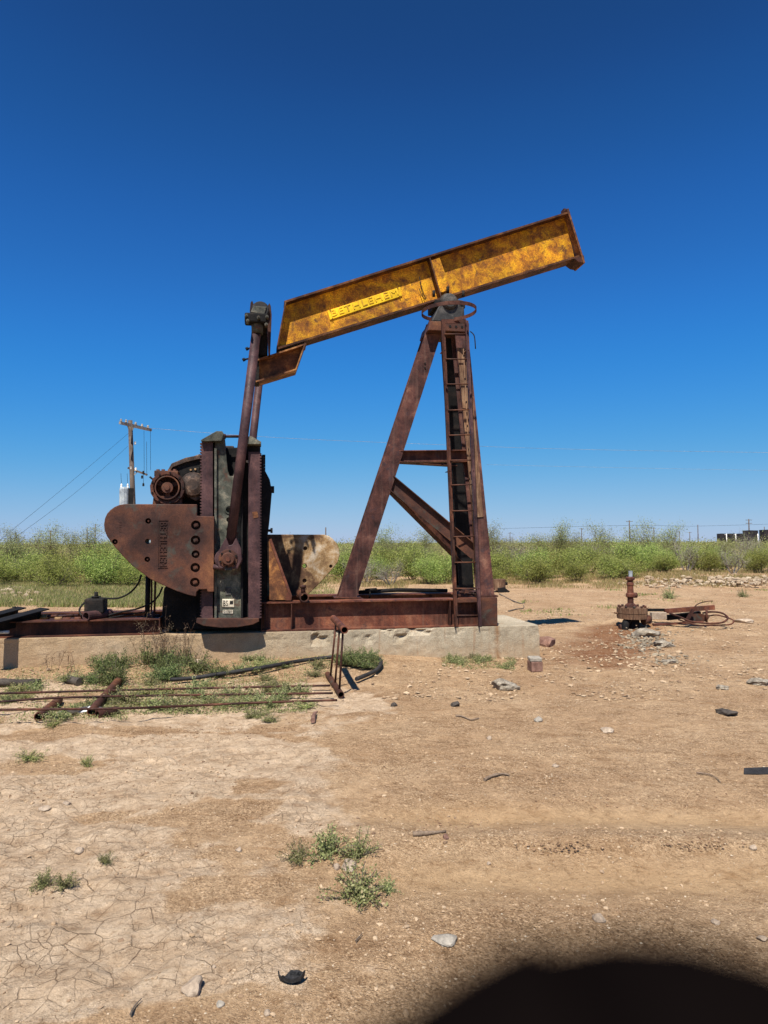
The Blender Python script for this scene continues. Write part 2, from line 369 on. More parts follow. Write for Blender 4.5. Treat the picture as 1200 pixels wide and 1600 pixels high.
M['shaded_skin'].node_tree.nodes['Principled BSDF'].inputs['Specular IOR Level'].default_value = 0
def leafmat(name, stops, trans=.3):
    m, nt, b = newmat(name); nt.nodes.remove(b)
    g = nt.nodes.new('ShaderNodeNewGeometry'); oi = nt.nodes.new('ShaderNodeObjectInfo')
    c = ramp(nt, g.outputs['Random Per Island'], stops)
    k = math_(nt, 'MULTIPLY_ADD', oi.outputs['Random'], .5); k.node.inputs[2].default_value = .72
    hsv = nt.nodes.new('ShaderNodeHueSaturation'); nt.links.new(c, hsv.inputs['Color']); nt.links.new(k, hsv.inputs['Value'])
    k.node.inputs[1].default_value = .4; k.node.inputs[2].default_value = .62
    hk = math_(nt, 'MULTIPLY_ADD', oi.outputs['Random'], .05); hk.node.inputs[2].default_value = .475
    nt.links.new(hk, hsv.inputs['Hue'])
    d = nt.nodes.new('ShaderNodeBsdfDiffuse'); t = nt.nodes.new('ShaderNodeBsdfTranslucent'); mx = nt.nodes.new('ShaderNodeMixShader')
    mx.inputs[0].default_value = trans
    for s in (d, t): nt.links.new(hsv.outputs[0], s.inputs['Color'])
    nt.links.new(d.outputs[0], mx.inputs[1]); nt.links.new(t.outputs[0], mx.inputs[2])
    nt.links.new(mx.outputs[0], nt.nodes['Material Output'].inputs[0]); return m
M['mesquite'] = leafmat('mesquite leaves', [(0, (.16, .21, .05)), (.5, (.36, .43, .10)), (1, (.58, .60, .2))], .4)
M['olive'] = leafmat('olive leaves', [(0, (.15, .18, .06)), (.5, (.31, .34, .12)), (1, (.48, .48, .22))], .35)
M['weed'] = leafmat('grey green weed leaves', [(0, (.15, .17, .065)), (.5, (.29, .31, .12)), (.8, (.40, .40, .19)), (1, (.55, .45, .24))], .25)
M['weed_dark'] = leafmat('dark green weed leaves', [(0, (.08, .11, .04)), (.6, (.19, .23, .085)), (1, (.33, .33, .14))], .25)
M['straw'] = leafmat('dry straw', [(0, (.34, .23, .10)), (.5, (.52, .38, .18)), (1, (.68, .54, .32))], .3)
M['grass'] = leafmat('half dry grass', [(0, (.17, .23, .07)), (.5, (.34, .38, .12)), (.68, (.48, .42, .19)), (1, (.62, .5, .28))], .3)
M['seed'] = leafmat('dry brown seed heads', [(0, (.08, .045, .03)), (.5, (.16, .095, .06)), (1, (.34, .26, .18))], .15)

# ground
m, nt, b = newmat('dry desert soil'); M['ground'] = m
vec = coords(nt)
at = nt.nodes.new('ShaderNodeAttribute'); at.attribute_name = 'mask'
sep = nt.nodes.new('ShaderNodeSeparateColor'); nt.links.new(at.outputs['Color'], sep.inputs[0])
cr, rt, st = sep.outputs[0], sep.outputs[1], sep.outputs[2]
n_big = noise(nt, vec, .8, 7, .6, .2); n_mid = noise(nt, vec, 6, 8, .65, .2); n_fine = noise(nt, vec, 60, 7, .75); n_grit = noise(nt, vec, 240, 3, .8)
tan = ramp(nt, n_big, [(.3, (.44, .285, .16)), (.5, (.53, .36, .21)), (.7, (.60, .43, .265))])
tan = mixc(nt, .55, tan, ramp(nt, n_mid, [(.3, (.7, .65, .6)), (.5, (1, 1, 1)), (.7, (1.15, 1.15, 1.15))]), 'MULTIPLY')
pale = ramp(nt, n_mid, [(.3, (.50, .355, .225)), (.5, (.62, .465, .315)), (.72, (.70, .55, .39))])
c = mixc(nt, ramp(nt, math_(nt, 'ADD', cr, math_(nt, 'MULTIPLY', math_(nt, 'SUBTRACT', n_mid, .5), 1.2)), [(.32, (0,0,0)), (.58, (1,1,1))]), tan, pale)
gr = ramp(nt, n_grit, [(.3, (.6, .55, .5)), (.5, (.97, .97, .97)), (.66, (1.35, 1.35, 1.4))])
gamt = math_(nt, 'MULTIPLY', math_(nt, 'SUBTRACT', 1.0, math_(nt, 'MULTIPLY', cr, .8)), .55)
c = mixc(nt, gamt, c, gr, 'MULTIPLY')
def pebbles(scale):
    v = nt.nodes.new('ShaderNodeTexVoronoi'); v.inputs['Scale'].default_value = scale; v.voronoi_dimensions = '2D'; nt.links.new(vec, v.inputs['Vector'])
    sc_ = nt.nodes.new('ShaderNodeSeparateColor'); nt.links.new(v.outputs['Color'], sc_.inputs[0])
    return sc_.outputs[0], ramp(nt, v.outputs['Distance'], [(.1, (1, 1, 1)), (.5, (0, 0, 0))])
g1, gh1 = pebbles(120); g2, gh2 = pebbles(62)
gm_ = math_(nt, 'MULTIPLY', math_(nt, 'SUBTRACT', 1.0, math_(nt, 'MULTIPLY', cr, .85)), math_(nt, 'SUBTRACT', 1.0, math_(nt, 'MULTIPLY', rt, .85, True)))
gm_ = math_(nt, 'MULTIPLY', gm_, ramp(nt, noise(nt, vec, 1.9, 6, .7), [(.36, (.25, .25, .25)), (.56, (1, 1, 1))]))
c = mixc(nt, gm_, c, ramp(nt, g1, [(.0, (.5, .45, .4)), (.25, (.8, .78, .76)), (.6, (1, 1, 1)), (.85, (1.18, 1.2, 1.22)), (1, (1.45, 1.5, 1.6))]), 'MULTIPLY')
c = mixc(nt, math_(nt, 'MULTIPLY', gm_, .6), c, ramp(nt, g2, [(.0, (.7, .67, .63)), (.4, (.98, .98, .98)), (.93, (1.06, 1.06, 1.06)), (1, (1.35, 1.4, 1.5))]), 'MULTIPLY')
c = mixc(nt, math_(nt, 'MULTIPLY', rt, .7, True), c, (.54, .36, .195))
c = mixc(nt, math_(nt, 'MULTIPLY', st, math_(nt, 'MULTIPLY', n_mid, 1.5), True), c, (.22, .085, .032))
n_rid = noise(nt, vec, 17, 6, .75, .8)
c = mixc(nt, .8, c, ramp(nt, n_rid, [(.36, (.62, .57, .52)), (.46, (.95, .94, .93)), (.6, (1.05, 1.05, 1.05)), (.68, (1.22, 1.24, 1.26))]), 'MULTIPLY')
n_v = noise(nt, coords(nt, (1, 2.2, 1)), 3.2, 7, .7, .6)
c = mixc(nt, .7, c, ramp(nt, n_v, [(.33, (.7, .62, .54)), (.47, (1, 1, 1)), (.66, (1.16, 1.17, 1.18))]), 'MULTIPLY')
# drying cracks
wv = nt.nodes.new('ShaderNodeTexNoise'); wv.inputs['Scale'].default_value = 5; wv.inputs['Detail'].default_value = 4; nt.links.new(vec, wv.inputs['Vector'])
vm = nt.nodes.new('ShaderNodeVectorMath'); vm.operation = 'MULTIPLY_ADD'; nt.links.new(wv.outputs['Color'], vm.inputs[0]); vm.inputs[1].default_value = (.07, .07, 0); nt.links.new(vec, vm.inputs[2])
def vor(scale, w0, w1):
    v = nt.nodes.new('ShaderNodeTexVoronoi'); v.feature = 'DISTANCE_TO_EDGE'; v.voronoi_dimensions = '2D'; v.inputs['Scale'].default_value = scale
    nt.links.new(vm.outputs[0], v.inputs['Vector'])
    return ramp(nt, v.outputs['Distance'], [(w0, (0, 0, 0)), (w1, (1, 1, 1))])
c1 = vor(8.5, .003, .024); c2 = vor(19, .004, .034)
sel = ramp(nt, noise(nt, vec, 3.1, 5, .7), [(.48, (0,0,0)), (.62, (1,1,1))])
sel1 = ramp(nt, noise(nt, vec, 2.2, 6, .75), [(.43, (0,0,0)), (.58, (1,1,1))])
sy_ = nt.nodes.new('ShaderNodeSeparateXYZ'); nt.links.new(vec, sy_.inputs[0])
yf = nt.nodes.new('ShaderNodeMapRange'); yf.inputs[1].default_value = 6.6; yf.inputs[2].default_value = 4.0; nt.links.new(sy_.outputs[1], yf.inputs[0])
cm = math_(nt, 'MULTIPLY', ramp(nt, cr, [(.5, (0,0,0)), (.85, (1,1,1))]), math_(nt, 'ADD', math_(nt, 'MULTIPLY', yf.outputs[0], .85), .15))

k1 = math_(nt, 'MULTIPLY', math_(nt, 'MULTIPLY', math_(nt, 'SUBTRACT', 1.0, c1), cm), sel1)
k2 = math_(nt, 'MULTIPLY', math_(nt, 'MULTIPLY', math_(nt, 'SUBTRACT', 1.0, c2), cm), sel)
kk = math_(nt, 'MAXIMUM', k1, k2)
c = mixc(nt, math_(nt, 'MULTIPLY', kk, .8), c, (.24, .15, .085))
c = mixc(nt, 1.0, c, (.85, .825, .79), 'MULTIPLY')
nt.links.new(c, b.inputs['Base Color']); b.inputs['Roughness'].default_value = .95; b.inputs['Specular IOR Level'].default_value = .15
p = bump(nt, b, n_mid, .9, .07); p = bump(nt, b, n_rid, .7, .03, p); p = bump(nt, b, n_fine, .7, .012, p); p = bump(nt, b, n_grit, .5, .004, p)
p = bump(nt, b, math_(nt, 'MULTIPLY', gm_, math_(nt, 'ADD', gh1, gh2)), .7, .005, p)
bump(nt, b, math_(nt, 'SUBTRACT', 1.0, kk), .9, .014, p)

# concrete: grey at the right, tan with rust wash at the left
m, nt, b = newmat('old concrete'); M['concrete'] = m
vec = coords(nt)
sx = nt.nodes.new('ShaderNodeSeparateXYZ'); nt.links.new(vec, sx.inputs[0])
nb = noise(nt, vec, 1.6, 6, .6, .3); nm_ = noise(nt, vec, 9, 7, .7); nf = noise(nt, vec, 90, 4, .8)
c = ramp(nt, nb, [(.3, (.36, .30, .21)), (.55, (.47, .40, .29)), (.75, (.56, .48, .36))])
tanc = ramp(nt, nb, [(.3, (.34, .23, .13)), (.55, (.45, .32, .19)), (.75, (.52, .39, .26))])
lf = nt.nodes.new('ShaderNodeMapRange'); lf.inputs[1].default_value = -2.9; lf.inputs[2].default_value = -4.4
nt.links.new(math_(nt, 'ADD', sx.outputs[0], math_(nt, 'MULTIPLY', math_(nt, 'SUBTRACT', nb, .5), 1.6)), lf.inputs[0])
c = mixc(nt, lf.outputs[0], c, tanc)
c = mixc(nt, .7, c, ramp(nt, nm_, [(.3, (.7, .67, .63)), (.5, (1, 1, 1)), (.7, (1.15, 1.15, 1.15))]), 'MULTIPLY')
c = mixc(nt, .5, c, ramp(nt, nf, [(.36, (.3, .27, .25)), (.5, (1, 1, 1)), (.64, (1.5, 1.5, 1.5))]), 'MULTIPLY')
vs = coords(nt, (9, 9, .5)); sf = ramp(nt, noise(nt, vs, 1.1, 5, .6), [(.58, (0,0,0)), (.7, (1,1,1))])
c = mixc(nt, math_(nt, 'MULTIPLY', sf, .55), c, (.30, .15, .065))
zr = nt.nodes.new('ShaderNodeMapRange'); zr.inputs[1].default_value = .32; zr.inputs[2].default_value = .0
nt.links.new(math_(nt, 'ADD', sx.outputs[2], math_(nt, 'MULTIPLY', math_(nt, 'SUBTRACT', nm_, .5), .5)), zr.inputs[0])
c = mixc(nt, math_(nt, 'MULTIPLY', zr.outputs[0], .7), c, (.46, .31, .18))
# one strong rust run near the ladder foot
ds = math_(nt, 'ABSOLUTE', math_(nt, 'ADD', sx.outputs[0], .62)); rs = ramp(nt, math_(nt, 'ADD', ds, math_(nt, 'MULTIPLY', math_(nt, 'SUBTRACT', nm_, .5), .12)), [(.0, (1,1,1)), (.055, (0,0,0))])
c = mixc(nt, math_(nt, 'MULTIPLY', rs, .7), c, (.27, .13, .045)); c = mixc(nt, 1.0, c, (.84, .82, .78), 'MULTIPLY')
nt.links.new(c, b.inputs['Base Color']); b.inputs['Roughness'].default_value = .92
p = bump(nt, b, nm_, .7, .03); bump(nt, b, nf, .9, .01, p)

# ================================================================== SETTING
def axis_grid(segs):                    # segs: list of (to, step) growing
    out = [0.0]
    for to, st0, g in segs:
        s = st0
        while out[-1] < to: out.append(out[-1] + s); s *= g
    return np.array(out)
xa = axis_grid([(2.6, .013, 1), (7, .018, 1.004), (16, .05, 1.02), (90, .4, 1.1), (5000, 8, 1.35)])
xs = np.concatenate([-xa[:0:-1], xa])
ya = axis_grid([(2.2, .011, 1), (5.5, .0125, 1.0035), (14, .03, 1.006), (34, .1, 1.03), (120, .9, 1.1), (6000, 10, 1.35)]) + 1.9
yb = -axis_grid([(20, .12, 1.12), (3000, 10, 1.5)])[:0:-1] + 1.9
ys = np.concatenate([yb, ya])
X, Y = np.meshgrid(xs, ys)
Z = hgt(X, Y)
V = np.stack([X, Y, Z], -1).reshape(-1, 3)
nx, ny = len(xs), len(ys)
ii = (np.arange(ny-1)[:, None]*nx + np.arange(nx-1)[None]).ravel()
ground = raw('ground', V, np.stack([ii, ii+1, ii+nx+1, ii+nx], 1), M['ground'], smooth=True)
tag(ground, 'dry tan desert soil, cracked pale crust and wheel tracks', kind='structure')
ca = ground.data.color_attributes.new('mask', 'FLOAT_COLOR', 'POINT')
mk = np.stack([crust(X, Y), np.clip(rut(X, Y), 0, 1), stain(X, Y), np.ones_like(X)], -1).astype(np.float32)
ca.data.foreach_set('color', mk.ravel())
print('ground verts', len(V))

# concrete slab: rough front and broken top edge, one mesh
SW = 1.45
def slab():
    us = np.concatenate([np.arange(-9.5, -5.4, .12), np.arange(-5.4, 0.0001, .03)]); us[-1] = 0
    prof = [(0, -.25), (0, .02), (0, .09), (0, .17), (0, .24), (0, .30), (0, .35), (0, .39), (0, .42), (.0, .445), (.018, SLABZ)] + [(v, SLABZ) for v in (.06, .12, .2, .4, .8, 1.2, SW-.02)] + [(SW, .43), (SW, -.25)]
    n = len(prof); V = []
    for u in us:
        for k, (v, z) in enumerate(prof):
            edge = math.exp(-((z - SLABZ)**2 + v*v) / .006)
            chip = max(0.0, float(fbm(u*5.0, z*9, 41, 3))) * (0.22 if -3.2 < u < -1.5 else .02)
            chip *= math.exp(-((z-.40)/.09)**2) if v < .1 else edge
            vv = v + chip + .006*float(fbm(u*9, z*12, 44, 2))
            zz = z - (edge*.35*chip if k >= 9 else 0) + (.004*float(fbm(u*3, v*6, 45, 2)) if k >= 10 else 0)
            uu = u
            if u == 0: uu = u - .02*edge - .012*abs(float(fbm(z*14, v*9, 47, 2)))
            V.append((uu, vv, zz))
    m_ = len(us); F_ = []
    for i in range(m_-1):
        for k in range(n-1): a = i*n+k; F_.append([a, a+n, a+n+1, a+1])
    mb = MB(); mb.add(V, F_); mb.add([V[(m_-1)*n+k] for k in range(n)], [list(range(n))]); mb.add([V[k] for k in range(n)], [list(range(n))])
    o = mb.build('concrete_slab', M['concrete']); o.matrix_world = MP
    return o
sl = slab(); tag(sl, 'long low concrete foundation slab with a chipped edge under the pump', 'foundation')

# ================================================================== PUMP JACK
pump = empty('pump_jack'); pump.matrix_world = MP
tag(pump, 'rusty disused oil pump jack with a yellow walking beam and no horse head', 'pump jack')
def PP(pts, v): return [U(x, y, v) for x, y in pts]

# --- base beams
ZT = U(650, 937, .03)[1]               # top of base
uR = U(777, 950, .03)[0]; uL = U(408, 950, .03)[0]
uL2 = U(248, 975, .03)[0]
Hb = ZT - SLABZ
zl = SLABZ + .205
near_v, far_v = .15, 1.22
for vv in (near_v, far_v):
    mb = MB().ibeam((uL, vv, SLABZ+Hb/2+.003), (uR-.2, vv, SLABZ+Hb/2+.003), .24, Hb, .02, .014)
    bb = mb.build('base_beam', M['rust_red'], pump)
    for x in (408+6, 455, 700):
        u0 = U(x, 950, vv)[0] if vv == near_v else U(x, 950, near_v)[0]
        MB().box(u0-.007, vv-.113, SLABZ+.024, u0+.007, vv-.008, ZT-.022).build('stiffener', M['rust'], bb)
    mb = MB().ibeam((-9.0, vv, SLABZ+.102), (uL2, vv, SLABZ+.102), .22, .2, .014, .012)
    lb = mb.build('base_beam', M['rust'], pump)
    MB().box(uL2, vv-.11, SLABZ+.003, uL2+.012, vv+.11, SLABZ+.215).build('end_plate', M['rust'], lb)
MB().box(U(752, 950, .03)[0], .02, SLABZ+.004, uR, .36, ZT+.012).build('corner_box', M['rust_brown'], pump, .006)
MB().box(U(752, 950, .03)[0], 1.02, SLABZ+.004, uR, 1.36, ZT+.012).build('corner_box', M['rust'], pump, .006)
for u0 in (uR-.14,): MB().box(u0-.09, .36, SLABZ+.05, u0+.09, 1.02, ZT-.002).build('cross_beam', M['rust'], pump)
ul = U(552, 932, .55)[0]
MB().ibeam((ul, .27, ZT-.155), (ul, 1.10, ZT-.155), .26, .3, right=(1, 0, 0)).build('cross_beam', M['rust'], pump)
mb = MB().path([(U(560,930,.9)[0], .9, ZT+.05), (U(620,925,.9)[0], .92, ZT+.075), (U(700,925,.9)[0], .95, ZT+.05)], .03, 8); mb.build('loose_pipe', M['grease'], pump)
# small handle standing on the beam beside the leg
k = UP(578, 922, .7)
MB().tube((k.x, .7, ZT-.02), (k.x, .7, k.z), .012).tube((k.x-.07, .7, k.z), (k.x+.1, .7, k.z+.01), .022).build('lever', M['grease'], pump)

# --- Samson post
topz = UP(700, 478, .62)
ts = U(712, 500, .55)
legtop = Vector((U(684, 500, .5)[0], .6, U(684, 500, .5)[1]))
fa = UP(543, 932, .5)
# left leg: wide flange faces the camera
legn = MB().ibeam((fa.x, .62, ZT+.012), (legtop.x, .62, legtop.z), .26, .34, .02, .014, right=(0, 1, 0))
# rotate the section: flanges face the camera
ld = (Vector((legtop.x, .62, legtop.z)) - Vector((fa.x, .62, ZT))).normalized()
side = Vector((ld.z, 0, -ld.x))
legn = MB(); W_, D_ = .25, .24
for v0, v1 in ((.5, .522), (.718, .74)):
    a = Vector((fa.x, 0, ZT+.012)); bq = Vector((legtop.x, 0, legtop.z))
    sh = side*W_/2; kx = W_/2/abs(ld.z)
    legn.prism([(a.x-kx, a.z), (a.x+kx, a.z), (bq.x+kx*.9, bq.z), (bq.x-kx*.9, bq.z)], v0, v1)
legn.prism([(fa.x-.01, ZT+.012), (fa.x+.01, ZT+.012), (legtop.x+.01, legtop.z), (legtop.x-.01, legtop.z)], .522, .718)
ll = legn.build('leg', M['rust_leg'], pump)
ll['label'] = 'sloping single leg of the post'
MB().box(fa.x-.19, .44, ZT+.002, fa.x+.19, .8, ZT+.014).build('foot_plate', M['rust'], ll)
for y in (568, 575): MB().tube(UP(664, y, .5)+Vector((0, -.012, 0)), UP(664, y, .5), .012).build('bolt', M['grease'], ll)
# near right and far right legs
def rleg(f0, t0, W, H, mat):
    f0 = Vector(f0); t0 = Vector(t0)
    o = MB().ibeam(f0, t0, H, W, .02, .016, right=(1, 0, 0)).build('leg', mat, pump)
    MB().box(f0.x-H/2-.05, f0.y-W/2-.03, f0.z-.012, f0.x+H/2+.04, f0.y+W/2+.03, f0.z+.012).build('foot_plate', M['rust'], o)
    return o
nf = UP(760, 932, .15); ntp = UP(716, 505, .5)
rl1 = rleg((nf.x, .2, ZT+.026), (ntp.x, .5, ntp.z), .22, .2, M['rust_leg'])
# weathered brown flange strip on the near leg (its outer face plate)
ff = UP(726.5, 925, 1.2); ft = UP(701, 505, .74)
rl2 = rleg((ff.x, 1.2, ZT+.026), (ft.x, .74, ft.z), .2, .23, M['grease'])  # far leg takes the near-black material, darker than the near leg all over
# horizontal ties and diagonal braces from the single leg to each right leg
def onleg(y):
    t = (y - ZT)/(legtop.z - ZT); return Vector((fa.x + (legtop.x-fa.x)*t, .62, y))
def onr(f0, t0, z):
    t = (z - f0.z)/(t0.z - f0.z); return f0.lerp(t0, t)
n0, n1 = Vector((nf.x, .2, ZT)), Vector((ntp.x, .5, ntp.z)); r0, r1 = Vector((ff.x, 1.2, ZT)), Vector((ft.x, .74, ft.z))
zt1 = U(640, 713, .5)[1]; zd0 = U(620, 752, .6)[1]; zd1 = U(740, 872, .3)[1]
for (a0, a1, mt) in ((n0, n1, 'rust_brown'), (r0, r1, 'rust')):
    p_ = onleg(zt1) + Vector((.09, 0, 0)); q_ = onr(a0, a1, zt1)
    p_.y += -.04 if a0 is n0 else .04
    MB().ibeam(p_, q_, .16, .17, .012, .01, right=(q_-p_).cross(Vector((0,0,1)))).build('tie_beam', M['rust_red' if a0 is n0 else 'rust'], pump)
    p_ = onleg(zd0) + Vector((.07, -.05 if a0 is n0 else .05, 0)); q_ = onr(a0, a1, zd1)
    MB().ibeam(p_, q_, .15, .2, .012, .01, right=(q_-p_).cross(Vector((0,0,1)))).build('brace', M['rust_brown' if a0 is n0 else 'rust'], pump)
# saddle bearing on top of the post
sb = UP(706, 472, .5)
zb0 = U(705, 505, .4)[1]; zb1 = U(705, 476, .4)[1]
uS = U(703, 490, .45)[0]
cap = MB().prism([(uS-.36, zb0-.14), (uS+.26, zb0-.14), (uS+.26, zb0), (uS-.32, zb0)], .34, .9)
cap.build('post_cap', M['rust_brown'], pump, .01)
sad = MB().prism([(uS-.30, zb0+.003), (uS+.2, zb0+.003), (uS+.19, zb1+.06), (uS-.06, zb1+.1), (uS-.17, zb1-.0)], .36, .84)
sado = sad.build('saddle_bearing', M['grey_cast'], pump, .015)
cc = UP(704, 467, .3)
MB().lathe((cc.x, .3, cc.z-.02), (0, 1, 0), [(0, 0), (.09, .01), (.115, .03), (.13, .08), (.14, .1), (.14, .55), (.1, .6), (0, .61)], 24).build('bearing_cap', M['grey_cast'], sado)
for dx in (-.17, .19):
    MB().box(cc.x+dx-.05, .36, cc.z-.1, cc.x+dx+.05, .8, cc.z+.0).build('clamp', M['grease'], sado, .01)
for i in range(4):
    MB().tube((uS-.12+.09*i, .36, zb0-.07), (uS-.12+.09*i, .335, zb0-.07), .02, n=6).build('bolt', M['grease'], sado)
# safety hoop at the top of the ladder
hc = UP(701.5, 487, -.18); hr = .375
pts = []
for i in range(41):
    an = R(90 + 26 + 308*i/40); pts.append((hc.x + hr*math.cos(an), -.18 + .36*math.sin(an), hc.z + .02*math.cos(an)))
mb = MB()
for i in range(40):
    a, b_ = Vector(pts[i]), Vector(pts[i+1]); mb.bar(a, b_, .008, .05, right=(b_-a).cross(Vector((0, 0, 1))))
mb.build('safety_hoop', M['rust'], pump)
mb = MB()
h2 = smooth_path([UP(735, 518, .2), UP(741, 525, .15), UP(743, 545, .15)], 5)
MB().path(h2, .008, 6).build('loose_cable', M['grease'], pump)

# --- ladder
LB = [UP(713.5, 973, -.02), UP(750.5, 973, -.02)]; LT = [UP(692.5, 500, .12), UP(729.5, 500, .12)]
LB[0].z = LB[1].z = SLABZ + .01
lad = MB()
lado = None
for a, b_ in zip(LB, LT):
    mb = MB().sweep(a, b_, [(-.028, -.025), (.028, -.025), (.028, -.016), (-.019, -.016), (-.019, .03), (-.028, .03)], (1, 0, 0))
    if lado is None: lado = mb.build('ladder', M['rust'], pump); 
    else: mb.build('rail', M['rust_purple'], lado)
for y in (523, 562, 601, 641, 680, 719, 758, 798, 839, 879, 920, 962):
    t = (973 - y)/(973-500)
    # position by height on the rails
    zz = U(720, y, -.02 + .14*t)[1]; tt = (zz - LB[0].z)/(LT[0].z - LB[0].z)
    p_, q_ = LB[0].lerp(LT[0], tt), LB[1].lerp(LT[1], tt)
    MB().tube(p_ + Vector((.01, .004, random.uniform(-.006, .006))), q_ + Vector((-.01, .004, random.uniform(-.006, .006))), .0095, n=8).build('rung', M['rust_brown'], lado)
MB().bar(LB[0].lerp(LT[0], .082)+Vector((0, .03, 0)), LB[1].lerp(LT[1], .082)+Vector((0, .03, 0)), .012, .05, right=(0,1,0)).build('bracket', M['rust_brown'], lado)
MB().bar(LB[0].lerp(LT[0], .998)+Vector((0, .03, 0)), LB[1].lerp(LT[1], .998)+Vector((0, .03, 0)), .012, .06, right=(0,1,0)).build('bracket', M['rust'], lado)
for t in (.12, .5, .9):
    for a, b_ in zip(LB, LT):
        p_ = a.lerp(b_, t); MB().bar(p_+Vector((0, .01, 0)), p_+Vector((0, .2, 0)), .03, .008, right=(1, 0, 0)).build('bracket', M['rust'], lado)
# conduit strips behind the rungs
for k, (xa_, xb_) in enumerate(((743, 724), (747, 728))):
    MB().tube(UP(xa_, 900, .07), UP(xb_, 545, .28), .008, n=6).build('conduit', M['weathered'], pump)
# pale weathered plank-like plate fixed to the near leg's camera side
p0, p1 = onr(n0, n1, U(740, 900, .1)[1]), onr(n0, n1, U(720, 545, .4)[1])
MB().sweep(p0.lerp(p1, .25) + Vector((-.03, -.12, 0)), p1 + Vector((-.01, -.12, 0)), [(-.08, -.006), (.08, -.006), (.08, .006), (-.08, .006)], (1, 0, 0)).build('cover_plate', M['weathered'], pump)
# rubble and bolts at the foot between the rails
mb = MB(); q_ = UP(728, 930, .3)
for i in range(5): mb.box(q_.x-.16+.06*i, .22+.05*(i % 2), ZT+.02+.03*(i % 3), q_.x-.1+.07*i, .42, ZT+.05+.03*(i % 3))
mb.build('foot_bolt_block', M['rust_brown'], pump)

# --- walking beam (seen side on): flanges, web, plates
v0, v1 = .405, .695
TLp, TRp, BLp, BRp = U(444, 470, v0), U(889, 330, v0), U(433, 546, v0), U(906, 401, v0)
def V2(a): return Vector((a[0], a[1]))
TL, TR, BL, BR = map(V2, (TLp, TRp, BLp, BRp))
dt = (TR-TL).normalized(); nt_ = Vector((dt.y, -dt.x))     # downwards normal
if nt_.y > 0: nt_ = -nt_
db = (BR-BL).normalized(); nb_ = Vector((-db.y, db.x))
if nb_.y < 0: nb_ = -nb_
TF = .028
wb = MB().prism([TL+nt_*TF+dt*.01, TR+nt_*TF-dt*.01, BR+nb_*TF-db*.01, BL+nb_*TF+db*.01], .541, .559)
wbo = wb.build('walking_beam', M['yellow'], pump)
MB().prism([TL, TR+dt*.01, TR+dt*.01+nt_*TF, TL+nt_*TF], v0, v1).build('flange', M['flange'], wbo)
MB().prism([BL, BR, BR+nb_*TF, BL+nb_*TF], v0, v1).build('flange', M['flange'], wbo)
e = .022
MB().prism([TL+nt_*TF, TL+nt_*TF+dt*e, BL+nb_*TF+db*e, BL+nb_*TF], v0+.002, v1-.002).build('end_plate', M['flange'], wbo)
E0, E1 = V2(U(888, 326, v0)), V2(U(914, 411, v0))
d_ = (E1-E0).normalized(); n_ = Vector((d_.y, -d_.x)); n_ = n_ if n_.x < 0 else -n_
EP = MB().prism([E0+(TR-E0)*0, E1, E1+n_*.03, E0+n_*.03], v0-.01, v1+.01)
EP.build('end_plate', M['bracket'], wbo)
MB().prism([V2(U(897, 404, v0)), V2(U(912, 399, v0)), E1, V2(U(904, 409, v0))], v0-.004, v1+.004).build('end_lug', M['rust'], wbo)
MB().box(E0.x-.03, .5, E0.y-.01, E0.x+.01, .6, E0.y+.05).build('end_lug', M['rust'], wbo)
# inner stiffener at the tip and at the saddle
A0, A1 = V2(U(669, 417, v0)), V2(U(687, 458, v0))
sx_ = Vector((.055, 0))
def on_t(u): t = (u-TL.x)/(TR.x-TL.x); return TL.lerp(TR, t) + nt_*TF
def on_b(u): t = (u-BL.x)/(BR.x-BL.x); return BL.lerp(BR, t) + nb_*TF
um = V2(U(676, 430, v0)).x
t_, b__ = on_t(um-.06), on_b(um+.13)
MB().prism([t_, t_+dt*.02, b__+db*.02, b__], v0+.004, .541).build('stiffener', M['flange'], wbo)
tm = t_.lerp(b__, .08)
MB().prism([tm+dt*.0, tm+dt*.16, b__+db*.19+(t_-b__)*.12, b__+db*.02+(t_-b__)*.12], .425, .437).build('web_plate', M['yellow'], wbo)
# nameplate and raised letters
NPc = [V2(U(x, y, .53)) for x, y in ((511.5, 486), (625, 448.5), (628.5, 462.5), (515.5, 500))]
MB().prism(NPc, .524, .541).build('nameplate', M['plate'], wbo, .004)
a_ = (NPc[1]-NPc[0]); wd = a_.length; a_.normalize(); up_ = Vector((-a_.y, a_.x))
o2 = NPc[3] + a_*.05 + up_*.035
text_mesh('lettering', 'BETHLEHEM', M['plate_letters'], wbo, (o2.x, .522, o2.y), (a_.x, 0, a_.y), (up_.x, 0, up_.y), (0, -1, 0), wd-.10, .088, .012)
for (f_, g_) in ((.02, .02), (.98, .98), (.98, .02), (.02, .98)):
    pass
for c_ in NPc:
    cc_ = c_.lerp((NPc[0]+NPc[2])/2, .07); MB().tube((cc_.x, .512, cc_.y), (cc_.x, .525, cc_.y), .008, n=8).build('rivet', M['rust'], wbo)
# thin rods hung on the web by the saddle
MB().path([UP(655, 432, .5), UP(659, 450, .5), UP(665, 468, .46)], .006, 6).path([UP(655, 451, .5), UP(659, 462, .5), UP(664, 468, .47)], .006, 6).build('hook_wire', M['grease'], wbo)
# bolts along the underside at the saddle
for x, y in ((678, 458), (724, 458), (700, 452)):
    q_ = UP(x, y, .4); MB().tube((q_.x, .41, q_.z-.05), (q_.x, .41, q_.z+.04), .022, n=6).build('bolt', M['grease'], wbo)
# small pale hole in the web
q_ = UP(750, 406, .54); MB().tube((q_.x, .535, q_.z), (q_.x, .545, q_.z), .012, n=8).build('bolt', M['badge'], wbo)

